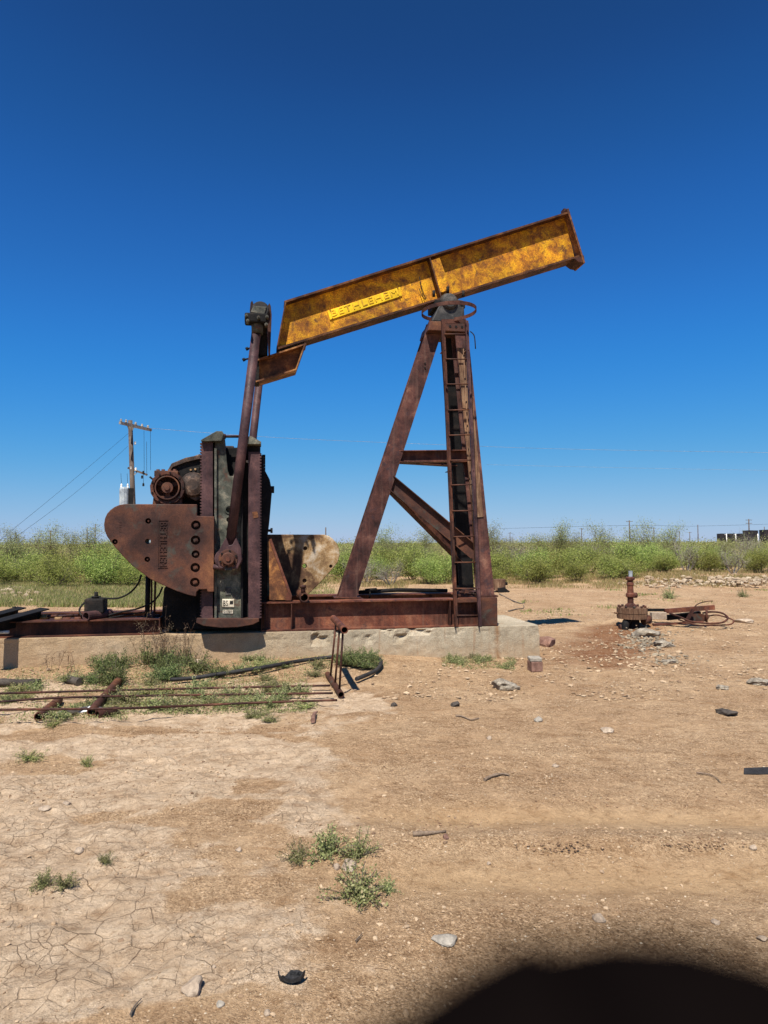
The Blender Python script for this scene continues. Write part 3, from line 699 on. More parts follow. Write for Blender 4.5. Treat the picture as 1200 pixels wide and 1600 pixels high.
# --- tail bracket below the beam
vb0, vb1 = .40, .70
def bpt(x, y): return V2(U(x, y, vb0))
Q = [bpt(399, 562), bpt(478, 536), bpt(463, 578), bpt(400, 597)]
tb = MB().prism([Q[0], Q[1], Q[2], Q[3]], .54, .56).build('tail_bracket', M['bracket'], pump)
def strip(a, b_, th, y0, y1, inw):
    d_ = (b_-a).normalized(); n_ = Vector((-d_.y, d_.x))
    if (inw - a).dot(n_) < 0: n_ = -n_
    return MB().prism([a, b_, b_+n_*th, a+n_*th], y0, y1)
ctr = (Q[0]+Q[2])/2
strip(Q[0], Q[1], .02, vb0, vb1, ctr).build('flange', M['bracket'], tb)
strip(Q[1], Q[2], .018, vb0+.001, vb1-.001, ctr).build('flange', M['bracket'], tb)
strip(Q[3], Q[2], .02, vb0, vb1, ctr).build('flange', M['bracket'], tb)

# --- equalizer bar across the tail, pitman arms
Pt = UP(402, 508, -.2); Pb = UP(357, 872, -.2)
Ft = UP(409, 560, 1.4); Fb = UP(377, 850, 1.4)
eq = MB()
ec = Vector((UP(407, 492, 0).x, 0, UP(407, 492, 0).z))
e0 = Vector((ec.x, -.04, ec.z-.02)); e1 = Vector((Ft.x, 1.26, (ec.z-.02)))
eq.bar(e0, e1, .17, .2, right=(1, 0, 0))
eqo = eq.build('equalizer_bar', M['grease'], pump, .01)
# curved side plates and drum of the equalizer end
for k, (px_, h0, h1) in enumerate(((394, 472, 500), (421, 476, 545))):
    a = UP(px_, h0, 0); c_ = UP(px_, h1, 0); r = .02
    pts = [(c_.x - .012, c_.z), (c_.x + .012, c_.z), (a.x + .03, a.z-.16), (a.x + .018, a.z-.04), (a.x, a.z), (a.x - .02, a.z-.03), (a.x-.03, a.z-.14)]
    MB().prism(pts, -.06, .4).build('side_plate', M['rust'], eqo)
dr = UP(407, 488, 0)
MB().lathe((dr.x, -.12, dr.z), (0, 1, 0), [(0, 0), (.1, 0), (.115, .02), (.115, .5), (0, .5)], 20).build('wrist_drum', M['grey_cast'], eqo)
MB().prism(PP([(396, 478), (417, 479), (413, 492), (391, 488)], -.14), -.14, .1).build('cover_block', M['green_cast'], eqo, .01)
# clamp block with bolts
cb = UP(402, 499, -.25)
cbm = MB().box(cb.x-.16, -.32, cb.z-.06, cb.x+.14, -.14, cb.z+.065).build('clamp_block', M['grease'], eqo, .02)
for x, y in ((385, 494), (387, 502), (417, 496), (416, 508), (404, 497)):
    q_ = UP(x, y, -.34); MB().tube((q_.x, -.38, q_.z), (q_.x, -.28, q_.z), .022, n=6).tube((q_.x, -.4, q_.z), (q_.x, -.38, q_.z), .011, n=8).build('bolt', M['green_cast'], cbm)
MB().box(eqo and ec.x-.09, .45, ec.z-.42, ec.x+.1, .66, ec.z-.1).build('center_bearing', M['grease'], eqo, .02)
MB().box(Q[0].x-.03, .44, Q[3].y, Q[0].x+.05, .68, ec.z-.1).build('hanger_plate', M['grease'], eqo)
pm = MB().tube(Pt, Pb + (Pt-Pb).normalized()*.14, .062, n=20).build('pitman_arm', M['rust_purple'], pump)
MB().tube(Pt + Vector((0,0,-.12)), Pt + Vector((0, 0, .05)), .075, n=20).build('collar', M['green_cast'], pm)
MB().tube(Ft, Fb, .058, n=18).build('pitman_arm', M['rust_purple'], pump)
for x, y in ((381, 562), (386, 545)):
    q_ = UP(x, y, -.15); MB().tube(q_, q_ + Vector((.09, .02, .03)), .012, n=8).tube(q_ + Vector((-.015, 0, -.008)), q_ + Vector((.015, 0, .008)), .022, n=6).build('grease_fitting', M['grease'], pm)

# --- crank near side
kb, kf, kr = .08, -.10, -.13
sil = [(315, 691), (338, 675), (347, 675), (350.5, 680), (356, 735), (359, 743), (363, 743), (366, 735), (373, 684), (386, 682), (396, 684), (407, 692), (405, 968), (311, 968)]
cr_o = MB().prism(PP(sil, -.04), -.03, kb).build('crank', M['grease'], pump)
cen = [(338, 676), (347, 676), (350.5, 681), (356, 735), (359, 744), (364, 744), (368, 735), (374, 686), (379, 690), (379, 968), (335, 968), (335, 700)]
web = MB().prism(PP(cen, kf), kf, -.031).build('crank_web', M['green_cast'], cr_o, .008)
ct = MB()
for y in (797, 812, 827):
    q_ = UP(357.5, y, kf); ct.tube((q_.x, -.3, q_.z), (q_.x, -.045, q_.z), .032, n=18)
cut(web, ct)
q_ = UP(358.5, 796, kf); MB().lathe((q_.x, kf-.012, q_.z), (0, 1, 0), [(.06, .012), (.06, 0), (.045, 0), (.045, .012)], 22).build('boss_ring', M['green_cast'], cr_o)
def rack(x0, x1, y0, y1, toothleft, nm, mat, tooth=4.6):
    # strip with teeth cut along its outer edge
    n = int((y1-y0)/tooth); poly = []
    xo, xi = (x0, x1) if toothleft else (x1, x0); dxt = 2.6 if toothleft else -2.6
    poly.append((xi, y0)); 
    for k in range(n):
        a = y0 + (y1-y0)*k/n; h = (y1-y0)/n
        poly += [(xo+dxt, a), (xo+dxt, a+h*.35), (xo, a+h*.5), (xo, a+h*.85)]
    poly += [(xo+dxt, y1), (xi, y1)]
    return MB().prism(PP(poly, kr), kr, -.031).build(nm, mat, cr_o)
rack(312.5, 332.5, 690, 968, True, 'rack_rail', M['rust_purple'])
rack(388, 408.5, 706, 966, False, 'rack_rail', M['rust_purple'])
# domed end caps and foot plate
MB().prism(PP([(314, 687), (338, 673.5), (347, 673.5), (350, 678), (346, 689), (314, 689.5)], -.2), -.2, kb-.001).build('end_cap', M['green_cast'], cr_o, .006)
MB().prism(PP([(383, 683), (392, 681), (408, 690), (408, 694), (384, 694)], -.2), -.2, kb-.001).build('end_cap', M['green_cast'], cr_o, .006)
MB().prism(PP([(307, 966.5), (404.5, 966.5), (405, 971), (395, 976), (372, 980), (345, 981), (318, 978), (306.5, 973)], -.2), -.2, kb-.001).build('foot_plate', M['rust_brown'], cr_o, .006)
# rib separating web and rails
MB().prism(PP([(335, 700), (338.5, 700), (338.5, 966), (335, 966)], -.15), -.15, -.101).build('rib', M['green_cast'], cr_o)
MB().prism(PP([(376, 700), (379, 700), (379.5, 966), (376.5, 966)], -.15), -.15, -.101).build('rib', M['grease'], cr_o)
q0, q1 = UP(349, 682, 0), UP(375, 682, 0); MB().tube(q0, q1, .018).tube(q0, q0+Vector((.03, 0, 0)), .034).build('tie_rod', M['rust'], cr_o)
q0 = UP(386.5, 721, kf-.01); MB().tube(q0, q0+Vector((0, .06, 0)), .016).build('bolt', M['badge'], cr_o)
MB().prism(PP([(394, 800), (402, 799), (404, 808), (396, 810)], kr-.005), kr-.006, kr+.002).build('scraped_patch', M['bracket'], cr_o)
# badges
MB().prism(PP([(347, 936), (366, 936), (366, 949), (347, 949)], kf-.01), kf-.012, kf+.002).build('badge', M['badge'], cr_o, .012)
q_ = UP(349, 947, kf-.014); text_mesh('lettering', 'BS', M['grease'], cr_o, (q_.x, kf-.013, q_.z), (1, 0, 0), (0, 0, 1), (0, -1, 0), .055, .07, .004)
q_ = UP(359, 947.5, kf-.014); MB().box(q_.x, kf-.016, q_.z+.03, q_.x+.04, kf-.011, q_.z+.07).build('emblem', M['grease'], cr_o)
MB().prism(PP([(348, 953), (364, 953), (364, 958.5), (348, 958.5)], kf-.008), kf-.008, kf+.002).build('badge', M['badge'], cr_o)
q_ = UP(349.5, 957.5, kf-.01); text_mesh('lettering', 'D1720', M['grease'], cr_o, (q_.x, kf-.009, q_.z), (1, 0, 0), (0, 0, 1), (0, -1, 0), .1, .028, .003)
MB().prism(PP([(352, 918), (361, 918), (361, 930), (352, 930)], kf-.012), kf-.012, kf+.002).build('boss_plate', M['grey_cast'], cr_o, .003)
# crank pin bearing
bc = UP(357, 873, -.25)
hous = []
for i in range(28):
    an = 2*math.pi*i/28; rr = .155 + (.02*math.cos(2*an))
    hous.append((bc.x + rr*math.cos(an), bc.z + rr*math.sin(an)))
pb = MB().prism(hous, -.28, -.155).build('pin_bearing', M['rust_purple'], pump, .012)
yk = PP([(353.5, 840), (350, 845), (341, 862), (338, 878), (343, 888), (371, 889), (378, 875), (377, 858), (370, 842), (368.5, 841), (363, 851), (358, 852)], -.29)
MB().prism(yk, -.3, -.2).build('yoke', M['rust_purple'], pb, .008)
MB().lathe((bc.x, -.36, bc.z), (0, 1, 0), [(0, 0), (.07, 0), (.082, .012), (.082, .05), (.115, .05), (.12, .06), (.12, .11)], 24).build('bearing_cap', M['rust_brown'], pb)
MB().lathe((bc.x, -.375, bc.z), (0, 1, 0), [(0, 0), (.032, 0), (.035, .02)], 6).build('pin_nut', M['rust_red'], pb)
for i in range(6):
    an = R(60*i+20); MB().tube((bc.x+.102*math.cos(an), -.325, bc.z+.102*math.sin(an)), (bc.x+.102*math.cos(an), -.3, bc.z+.102*math.sin(an)), .015, n=6).build('bolt', M['grease'], pb)
q_ = UP(333, 885, -.25); MB().tube(q_, q_+Vector((.16, 0, -.03)), .03, n=12).build('ear_lug', M['rust_purple'], pb)
q_ = UP(357, 889, -.3); MB().box(q_.x-.045, -.31, q_.z-.012, q_.x+.045, -.2, q_.z+.03).build('gib_key', M['grey_cast'], pb)
# crank shaft
cs = UP(359, 812, -.04); MB().tube((cs.x, .0, cs.z-.02), (cs.x, 1.3, cs.z-.02), .11, n=20).build('crank_shaft', M['grease'], pump)

# --- counterweights
cwp = [(195, 787.5), (307.7, 788), (307.7, 806), (334.7, 807), (334, 925), (324, 925), (323.5, 921), (311, 921), (307, 925), (306, 932), (295, 930), (277, 924), (256, 915), (235, 905), (208, 885), (190, 867), (175, 849), (167, 838), (163.5, 829), (162.3, 820), (163.8, 810), (167, 803), (172, 797), (179, 792), (186, 789)]
vf = -.26
cw = MB().prism(PP(cwp, vf), vf, -.134)
cwo = cw.build('counterweight', M['rust_brown'], cr_o, .008)
cwo['label'] = 'brown counterweight with raised lettering on the near crank'
holes = [(306, 820.5, 7.4), (305.5, 844, 7.4), (305.5, 866, 6.2), (305, 887, 7.4), (304.5, 910, 7.4), (231.5, 814, 4.4), (231, 846, 4.2), (230, 874, 4.2), (179.5, 846.5, 4.2)]
ct = MB(); bolts = []
dd_ = (MP @ UP(260, 850, vf)).y
for x, y, r in holes:
    q_ = UP(x, y, vf); rr = r*dd_/FPX
    ct.tube((q_.x, vf-.1, q_.z), (q_.x, -.08 if r < 5 else vf+.09, q_.z), rr, n=24)
cut(cwo, ct)
# rear half of the casting, left of the crank, drilled through as well
rear = [p_ for p_ in cwp if p_[0] < 300]
rear = [(195, 789), (303, 789.5), (303, 930)] + [(x+1, y-1.5) for x, y in cwp if x < 300 and y > 800] + [(173, 799), (181, 794)]
ro = MB().prism(PP(rear, -.13), -.1335, .06).build('counterweight_back', M['rust_brown'], cr_o, .006)
ct2 = MB(); q_ = UP(231, 846, vf); ct2.tube((q_.x, -.4, q_.z), (q_.x, .3, q_.z), 4.2*dd_/FPX, n=20); cut(ro, ct2)
for x, y, r in holes:
    if (x, y) == (231, 846): continue
    q_ = UP(x, y, vf); rr = r*dd_/FPX
    big = r > 5; k_ = MB()
    k_.tube((q_.x, vf+(.02 if big else .03), q_.z), (q_.x, -.136, q_.z), rr*.52, n=6)
    k_.tube((q_.x, vf+(.0 if big else .015), q_.z), (q_.x, vf+.05, q_.z), rr*.26, n=10)
    k_.build('bolt', M['rust_brown' if big else 'rust'], cwo)
tx = UP(248.5, 813.5, vf)
text_mesh('lettering', 'BETHLEHEM', M['rust_brown'], cwo, (tx.x+.012, vf-.002, tx.z-.02), (0, 0, -1), (1, 0, 0), (0, -1, 0), abs(U(250, 886, vf)[1]-tx.z)-.03, .085, .016)
fr = MB(); q1 = UP(262, 887.5, vf)
fr.box(tx.x-.008, vf-.008, q1.z, tx.x, vf+.002, tx.z+.008).box(tx.x, vf-.008, tx.z, q1.x, vf+.002, tx.z+.008).box(tx.x, vf-.008, q1.z, q1.x, vf+.002, q1.z+.008)
fr.build('letter_frame', M['rust_brown'], cwo)
q_ = UP(186.5, 816, vf); text_mesh('lettering', '12111', M['rust_brown'], cwo, (q_.x, vf-.001, q_.z), (0, 0, -1), (1, 0, 0), (0, -1, 0), .12, .025, .005)
# far crank and its pale worn weight
fv = 1.27
fcr = MB().prism(PP([(352, 735), (415, 740), (413, 985), (350, 985)], fv), fv-.1, fv+.1).build('crank', M['grease'], pump)
fw = [(405, 835), (506.7, 835.3), (514.7, 838), (520, 842), (526, 849), (530, 857.3), (531, 866.7), (527.8, 878.7), (517.3, 892), (504, 906.7), (492, 919), (482, 928), (470, 935), (440, 938), (410, 938)]
fwo = MB().prism(PP(fw, fv), fv+.002, fv+.27).build('counterweight', M['rust_pale'], fcr, .008)
fwo['label'] = 'pale scoured counterweight behind the base'
ct = MB(); dd2 = (MP @ UP(480, 880, fv)).y
fh = [(477, 857, 3.2), (476, 884.5, 3.6), (476, 907.5, 3.2), (517, 885, 2.6)]
for x, y, r in fh: q_ = UP(x, y, fv); ct.tube((q_.x, fv-.1, q_.z), (q_.x, fv+(.06 if (x, y) != (476, 884.5) else .6), q_.z), r*dd2/FPX, n=18)
cut(fwo, ct)
for x, y, r in fh:
    if (x, y) == (476, 884.5): continue
    q_ = UP(x, y, fv); MB().tube((q_.x, fv+.025, q_.z), (q_.x, fv+.07, q_.z), r*.5*dd2/FPX, n=6).build('bolt', M['rust'], fwo)

# --- gear reducer on its pedestal
gp = [(251, 984), (256, 920), (270, 900), (270, 790), (263, 770), (262.5, 735), (268, 725), (290, 716.5), (313, 711.5), (330, 704), (345, 699), (378, 699), (392, 703), (411, 712), (413, 733), (421.5, 749), (425, 768), (421, 815), (418, 840), (417, 984)]
gr_o = MB().prism(PP(gp, .16), .16, 1.0).build('gear_reducer', M['grease'], pump, .015)
MB().prism(PP([(263, 733), (268, 724), (290, 715), (313, 710.5), (313, 717), (291, 722), (270, 730), (264, 737)], .12), .12, 1.04).build('housing_lid', M['housing'], gr_o, .006)
MB().prism(PP([(281, 722), (300, 713.5), (313, 709), (313, 713), (300, 717), (283, 725)], .16), .16, 1.0).build('housing_lid', M['housing'], gr_o, .006)
q_ = UP(302, 758, 0); MB().lathe((q_.x, -.1, q_.z), (0, 1, 0), [(0, 0), (.07, 0), (.14, .03), (.17, .1), (.18, .25)], 18).build('bearing_housing', M['housing'], gr_o)
MB().prism(PP([(294, 731), (312, 729), (313, 745), (295, 748)], .02), .02, .12).build('bearing_cap', M['grease'], gr_o, .01)
MB().prism(PP([(293, 750), (313, 746), (313, 780), (306, 783), (296, 778)], -.02), -.02, .12).build('rough_casting', M['housing'], gr_o, .015)
for x, y in ((298, 734), (305, 733), (304, 742)): 
    q_ = UP(x, y, .0); MB().tube((q_.x, -.0, q_.z), (q_.x, .03, q_.z), .014, n=6).build('bolt', M['rust_pale'], gr_o)
# brake drum with its ring and hub
bd = UP(261.5, 762, -.12); px1 = (MP @ bd).y / FPX
bdo = MB().lathe((bd.x, -.12, bd.z), (0, 1, 0), [(26.5*px1, .3), (27*px1, .03), (26*px1, 0), (21.5*px1, 0), (21*px1, .02), (20.5*px1, .16), (0, .16)], 14).build('brake_housing', M['rust'], gr_o)
MB().lathe((bd.x, -.15, bd.z), (0, 1, 0), [(18.8*px1, .05), (18.8*px1, 0), (17*px1, 0), (17*px1, .16), (18.8*px1, .16)], 30).build('drum_ring', M['rust_brown'], gr_o)
MB().lathe((bd.x, -.16, bd.z), (0, 1, 0), [(0, 0), (4*px1, 0), (4.5*px1, .01), (4.5*px1, .02), (8.6*px1, .02), (8.8*px1, .04), (8.8*px1, .17)], 22).build('hub', M['rust_brown'], gr_o)
for an in (R(30), R(150), R(270)):
    a = Vector((bd.x+8*px1*math.cos(an), -.06, bd.z+8*px1*math.sin(an))); b_ = Vector((bd.x+18*px1*math.cos(an), -.06, bd.z+18*px1*math.sin(an)))
    MB().bar(a, b_, .03, .055, right=(0, 1, 0)).build('spoke', M['rust'], gr_o)
for an in range(0, 360, 40):
    q_ = Vector((bd.x+23.8*px1*math.cos(R(an)), -.13, bd.z+23.8*px1*math.sin(R(an)))); MB().tube(q_, q_+Vector((0, .02, 0)), .013, n=6).build('bolt', M['grease'], gr_o)
MB().prism(PP([(240, 775), (283, 775), (285, 790), (238, 790)], -.08), -.08, .1).build('drum_foot', M['rust_brown'], gr_o)
q0, q1 = UP(234, 745, -.05), UP(240, 750, -.05); MB().tube(q0, q1, .012).build('lever', M['grease'], gr_o)
MB().box(UP(243, 746, .02).x, -.1, UP(243, 746, .02).z, UP(280, 737, .02).x, .1, UP(280, 737, .02).z).build('brake_arm', M['rust_brown'], gr_o, .01)
for x in (247, 255, 265, 273):
    q_ = UP(x, 737, -.05); MB().tube((q_.x, -.05, q_.z-.02), (q_.x, -.05, q_.z+.03), .022, n=8).build('bolt', M['rust'], gr_o)
# breather between the crank horns, knobs on the right
q_ = UP(360, 704, .45); MB().box(q_.x-.09, .4, q_.z-.12, q_.x+.05, .6, q_.z+.06).box(q_.x+.05, .45, q_.z-.04, q_.x+.12, .55, q_.z+.03).build('breather', M['housing'], gr_o, .015)
MB().tube((q_.x-.1, .5, q_.z-.18), (q_.x+.16, .5, q_.z-.18), .09, n=16).build('cover', M['rust_brown'], gr_o)
q_ = UP(425, 765, .5); MB().tube(q_-Vector((.12, 0, 0)), q_+Vector((.03, 0, 0)), .05, n=12).build('plug', M['grease'], gr_o)
q_ = UP(419, 829, .2); MB().tube(q_-Vector((.06, 0, 0)), q_+Vector((.05, 0, 0)), .018, n=10).tube(q_+Vector((.03, 0, 0)), q_+Vector((.06, 0, 0)), .035, n=10).build('plug', M['grease'], gr_o)
for k in range(8):
    y = 712 + k*5; q_ = UP(413, y, .35); MB().box(q_.x-.03, .3, q_.z-.012, q_.x+.014, .5, q_.z+.008).build('rib', M['grease'], gr_o)
for x in (285, 290): pass
# gusset that props the reducer on the base
gs = PP([(420, 845), (424, 843), (453, 928), (455, 937), (421, 937)], .08)
gso = MB().prism(gs, .05, .07).build('gusset', M['bracket'], pump); gso['label'] = 'triangular orange stained gusset beside the reducer'
gd = PP([(420.5, 843), (424, 841.5), (456, 930), (455, 938), (452.5, 932)], .04)
MB().prism(gd, .03, .25).build('flange', M['rust_red'], gso)
MB().prism(PP([(448, 925), (456, 932), (455, 938), (446, 938)], .06), .035, .1).build('clip', M['rust_red'], gso)
# pipe stub lying across the base
q0 = UP(475.5, 933.5, -.04); st_o = MB().pipe(q0, q0+Vector((.0, 1.0, -.01)), .062, .014).build('pipe_stub', M['rust_brown'], pump)
MB().tube(q0+Vector((-.01, .05, .05)), q0+Vector((-.015, .05, .15)), .03, n=10).tube(q0+Vector((-.015, .05, .12)), q0+Vector((-.015, .05, .16)), .04, n=8).build('nipple', M['rust'], st_o)

# --- left end of the base: motor rails, pipes, valve, uprights, cables
for (a, b_) in ((UP(70, 960, .5), UP(-30, 988, -.42)), (UP(34, 958, .9), UP(-45, 980, .1))):
    MB().sweep(a, b_, [(-.07, -.085), (.07, -.085), (.07, -.07), (-.055, -.07), (-.055, .085), (-.07, .085)], (1, .3, 0)).build('motor_rail', M['grease'], pump)
q_ = UP(22, 950, .8); MB().tube((q_.x, .8, q_.z-.1), (q_.x, .8, q_.z+.02), .022).build('bolt', M['grease'], pump)
q_ = UP(-4, 988, -.1); MB().tube(q_, q_+Vector((.13, 0, .0)), .02).build('bolt', M['galv'], pump)
for (x0, y0, x1, y1, vv) in ((52, 964, 122, 961, .5), (78, 968, 130, 966, .25)):
    a, b_ = UP(x0, y0, vv), UP(x1, y1, vv); po = MB().tube(a, b_, .014, n=10).build('thin_pipe', M['rust_purple'], pump)
    for t in (.15, .4, .75): q_ = a.lerp(b_, t); MB().tube(q_, q_+(b_-a).normalized()*.09, .03 if t < .3 else .02, n=10).build('coupling', M['rust_pale' if t < .3 else 'rust'], po)
a = UP(134, 963, .05); vb = MB().pipe(a, a+Vector((.22, .35, 0)), .06, .012).build('valve', M['rust_purple'], pump)
q_ = UP(146, 946, .25); MB().box(q_.x-.1, .18, q_.z-.1, q_.x+.14, .42, q_.z+.09).build('valve_body', M['grease'], vb, .02)
MB().tube((q_.x+.02, .3, q_.z+.08), (q_.x+.02, .3, q_.z+.17), .025, n=8).tube((q_.x+.02, .3, q_.z+.1), (q_.x+.02, .3, q_.z+.115), .06, n=12).build('valve_stem', M['grease'], vb)
for x0, x1, r in ((231.5, 230, .032), (243, 241, .014), (237, 236.5, .012)):
    MB().tube(UP(x0, 900, .3), UP(x1, 966, .3), r, n=10).build('upright_pipe', M['grease' if r > .02 else 'rust'], pump)
q_ = UP(236, 962, .25); MB().lathe(q_, (0, 1, 0), [(0, 0), (.025, 0), (.05, .02), (.05, .08)], 12).build('elbow', M['rust_purple'], pump)
MB().bar(UP(225, 966, .28), UP(247, 966, .28), .1, .04).build('mount', M['rust'], pump)
def cable(pts, r=.012, m_='grease', par=pump): return MB().path(smooth_path(pts, 7), r, 7).build('cable', M[m_], par)
cable([UP(221, 898, .1), UP(215, 913, .1), UP(203, 926, .15), (UP(185, 934.5, .2)), UP(165, 935, .25), UP(150, 934, .28), UP(137, 938, .28), UP(127, 947, .25), UP(124, 955, .22), UP(128, 962, .15)])
cable([UP(254, 917, .2), UP(248, 930, .2), UP(236, 942, .22), UP(215, 951, .25), UP(190, 956, .28), UP(168, 962, .3)])
cable([UP(232, 955, .3), UP(215, 958, .3), UP(195, 961, .3), UP(168, 966, .3)], .01)
MB().bar(UP(170, 969, .35), UP(250, 962, .35), .08, .03).build('cross_plate', M['grease'], pump)
for k, (x, y) in enumerate(((254, 915), (261, 912))):
    pass
print('pump parts', len(pump.children_recursive))

# ================================================================== WELLHEAD, FRAME, ROD STAND, SCRAP
def gz(px, py, dz=0):
    p = G(px, py, 0)
    for _ in range(3): p = G(px, py, hz(p.x, p.y)+dz)
    return p
WY = gz(985, 978).y
wh0 = AT(988, 978, WY); s = WY/FPX
wh = empty('wellhead', (wh0.x, wh0.y, hz(wh0.x, wh0.y)))
tag(wh, 'rusty wellhead with a wide flange and a short valve stack', 'wellhead')
def wz(py): return AT(988, py, WY).z - wh.location.z
o = MB().lathe((0, 0, 0), (0, 0, 1), [(.13, -.2), (.13, wz(966))], 16).build('casing', M['grease'], wh)
MB().lathe((0, 0, 0), (0, 0, 1), [(0, wz(966)), (.27, wz(966)), (.275, wz(958.5)), (.25, wz(958.3)), (.25, wz(957.7)), (.275, wz(957.5)), (.275, wz(949)), (.1, wz(948.5)), (0, wz(948.5))], 26).build('flange', M['weathered'], wh, 0)
for i in range(10):
    a = R(36*i+8); MB().tube((.235*math.cos(a), .235*math.sin(a), wz(949)), (.235*math.cos(a), .235*math.sin(a), wz(945.5)), .022, n=6).build('bolt', M['rust_brown'], wh)
x_ = (986-988)*s
MB().lathe((x_, 0, 0), (0, 0, 1), [(.11, wz(948)), (.1, wz(945)), (.055, wz(942)), (.055, wz(934)), (.085, wz(932)), (.085, wz(928)), (.06, wz(926)), (.055, wz(916)), (.065, wz(914)), (.065, wz(911)), (.05, wz(909)), (.055, wz(907)), (.08, wz(906)), (.088, wz(903)), (.06, wz(901.5)), (.05, wz(901)), (0, wz(901))], 18).build('valve_stack', M['rust_red'], wh)
MB().lathe((x_+.01, 0, 0), (0, 0, 1), [(.035, wz(902)), (.038, wz(892)), (0, wz(892))], 12).build('stub', M['galv'], wh)
MB().tube((x_+.05, 0, wz(930)), (x_+.12, 0, wz(930)), .05, n=12).build('side_valve', M['rust_brown'], wh)
MB().tube((-.24, 0, wz(959)), (-.34, 0, wz(957)), .03, .012, n=10).build('pin', M['weathered'], wh)
MB().path(smooth_path([(-.02, -.05, wz(964)), (-.12, -.1, wz(968)), (-.18, -.14, wz(975)), (-.19, -.15, wz(986))], 5), [.07]*16, 12).build('bent_pipe', M['grease'], wh)
MB().tube((-.28, -.1, wz(979)), (-.2, -.1, wz(979)), .06, n=12).build('coupling', M['rust_brown'], wh)
MB().tube((.16, -.12, wz(970)), (.3, -.05, wz(966)), .07, n=10).build('side_outlet', M['rust_brown'], wh)
MB().box(.2, -.1, wz(974), .33, .05, wz(962)).build('side_block', M['rust_purple'], wh, .02)
# lying frame with a cable loop
FY = WY + .1
f0 = AT(1060, 976, FY); fr_e = empty('carrier_bar_frame', (f0.x, f0.y, hz(f0.x, f0.y)))
tag(fr_e, 'flat rusty steel frame with a wire rope bridle lying right of the wellhead', 'steel frame')
def fl(px, py, dy=0):
    p = AT(px, py, FY+dy); return p - fr_e.location
MB().bar(fl(1038, 955, .1), fl(1116, 949, .1), .06, .085).build('channel', M['rust_red'], fr_e)
MB().bar(fl(1010, 953, .15), fl(1040, 953, .15), .05, .05).build('channel', M['grease'], fr_e)
MB().box(fl(1019, 968).x, .0, fl(1019, 968).z, fl(1042, 957).x, .12, fl(1042, 957).z).build('wooden_block', M['stone'], fr_e, .01)
MB().bar(fl(1042, 965, .25), fl(1094, 959, .25), .08, .1).build('channel', M['grease'], fr_e)
MB().bar(fl(1020, 976, -.05), fl(1098, 972, -.05), .07, .035).build('channel', M['rust_red'], fr_e)
MB().prism([(fl(1080, 974).x, fl(1080, 974).z), (fl(1108, 972).x, fl(1108, 972).z), (fl(1115, 962).x, fl(1115, 962).z), (fl(1085, 958).x, fl(1085, 958).z)], .1, .13).build('rounded_plate', M['rust_brown'], fr_e)
MB().tube(fl(1104, 952), fl(1104, 972), .02).build('pin', M['rust'], fr_e)
MB().bar(fl(1072, 972), fl(1083, 952), .03, .06).build('strap', M['rust'], fr_e)
def fcable(pts, r): MB().path(smooth_path([fl(x, y, d) for x, y, d in pts], 8), r, 7).build('wire_rope', M['rust'], fr_e)
fcable([(1046, 958, -.1), (1060, 963, -.15), (1080, 971, -.2), (1110, 974, -.25), (1130, 972, -.2), (1137, 965, 0), (1128, 958, .2), (1112, 956, .3), (1098, 958, .3)], .018)
fcable([(1096, 966, .2), (1115, 961, .2), (1130, 963, .1), (1144, 968, 0), (1146, 972, -.1), (1138, 976, -.15), (1105, 977, -.15), (1085, 976, -.1), (1060, 968, -.05)], .014)
fcable([(1084, 950, .1), (1090, 944, .1), (1102, 940, .15), (1114, 939, .2)], .009)

# rod stand
nb0 = gz(533, 1091); fb0 = gz(512, 1058)
se = empty('pipe_rack_stand', nb0); tag(se, 'upright stand of two short pipes joined by three rusty rods', 'stand')
z_ = AT(538, 985, nb0.y).z - nb0.z
pn = Vector((0, 0, .035)); pf = fb0 - nb0 + Vector((0, 0, .035))
MB().pipe(pn, pf, .033, .006).build('foot_pipe', M['rust_brown'], se)
tn = AT(538, 984, nb0.y) - nb0; tf_ = AT(521, 966, fb0.y) - nb0
MB().pipe(tn - (tf_-tn)*.02, tf_, .038, .007).build('top_pipe', M['rust_red'], se)
for t, t2 in ((.12, .1), (.42, .38), (.78, .72)):
    MB().tube(pn.lerp(pf, t), tn.lerp(tf_, t2), .0115, n=8).build('rod', M['rust'], se)

# long sucker rods on the ground
rl = ['uppermost of the three long rusty rods lying left of the stand', 'middle one of the three long rusty rods lying left of the stand', 'nearest of the three long rusty rods lying left of the stand']
for k, pts in enumerate(([(-60, 1085, .07), (0, 1083.5, .07), (180, 1078.5, .05), (330, 1075, .03), (516, 1071, .02)], [(-60, 1099, .09), (0, 1096.5, .09), (100, 1090, .08), (300, 1086, .04), (520, 1083, .02)], [(-60, 1111, .09), (0, 1109, .09), (180, 1107, .08), (290, 1103, .04), (400, 1098, .02), (527, 1094, .02)])):
    P3 = [gz(x, y, dz+.045) for x, y, dz in pts]; o_ = P3[2].copy()
    o = MB().path(smooth_path([p_-o_ for p_ in P3], 6), .0112, 8).build('sucker_rod', M['rust']); o.location = o_
    tag(o, rl[k], 'rod', 'long rods lying on the ground')
# black hose
P3 = [gz(x, y, .05) for x, y in ((266.5, 1062), (305, 1059), (340, 1053.5), (410, 1043), (480, 1031), (550, 1024), (583, 1026), (595, 1033), (588, 1047), (557, 1061))]
o_ = P3[3].copy(); o = MB().path(smooth_path([p_-o_ for p_ in P3], 8), .024, 10).build('hose', M['rubber']); o.location = o_
tag(o, 'thick black hose curving over the weeds behind the rod stand', 'hose')
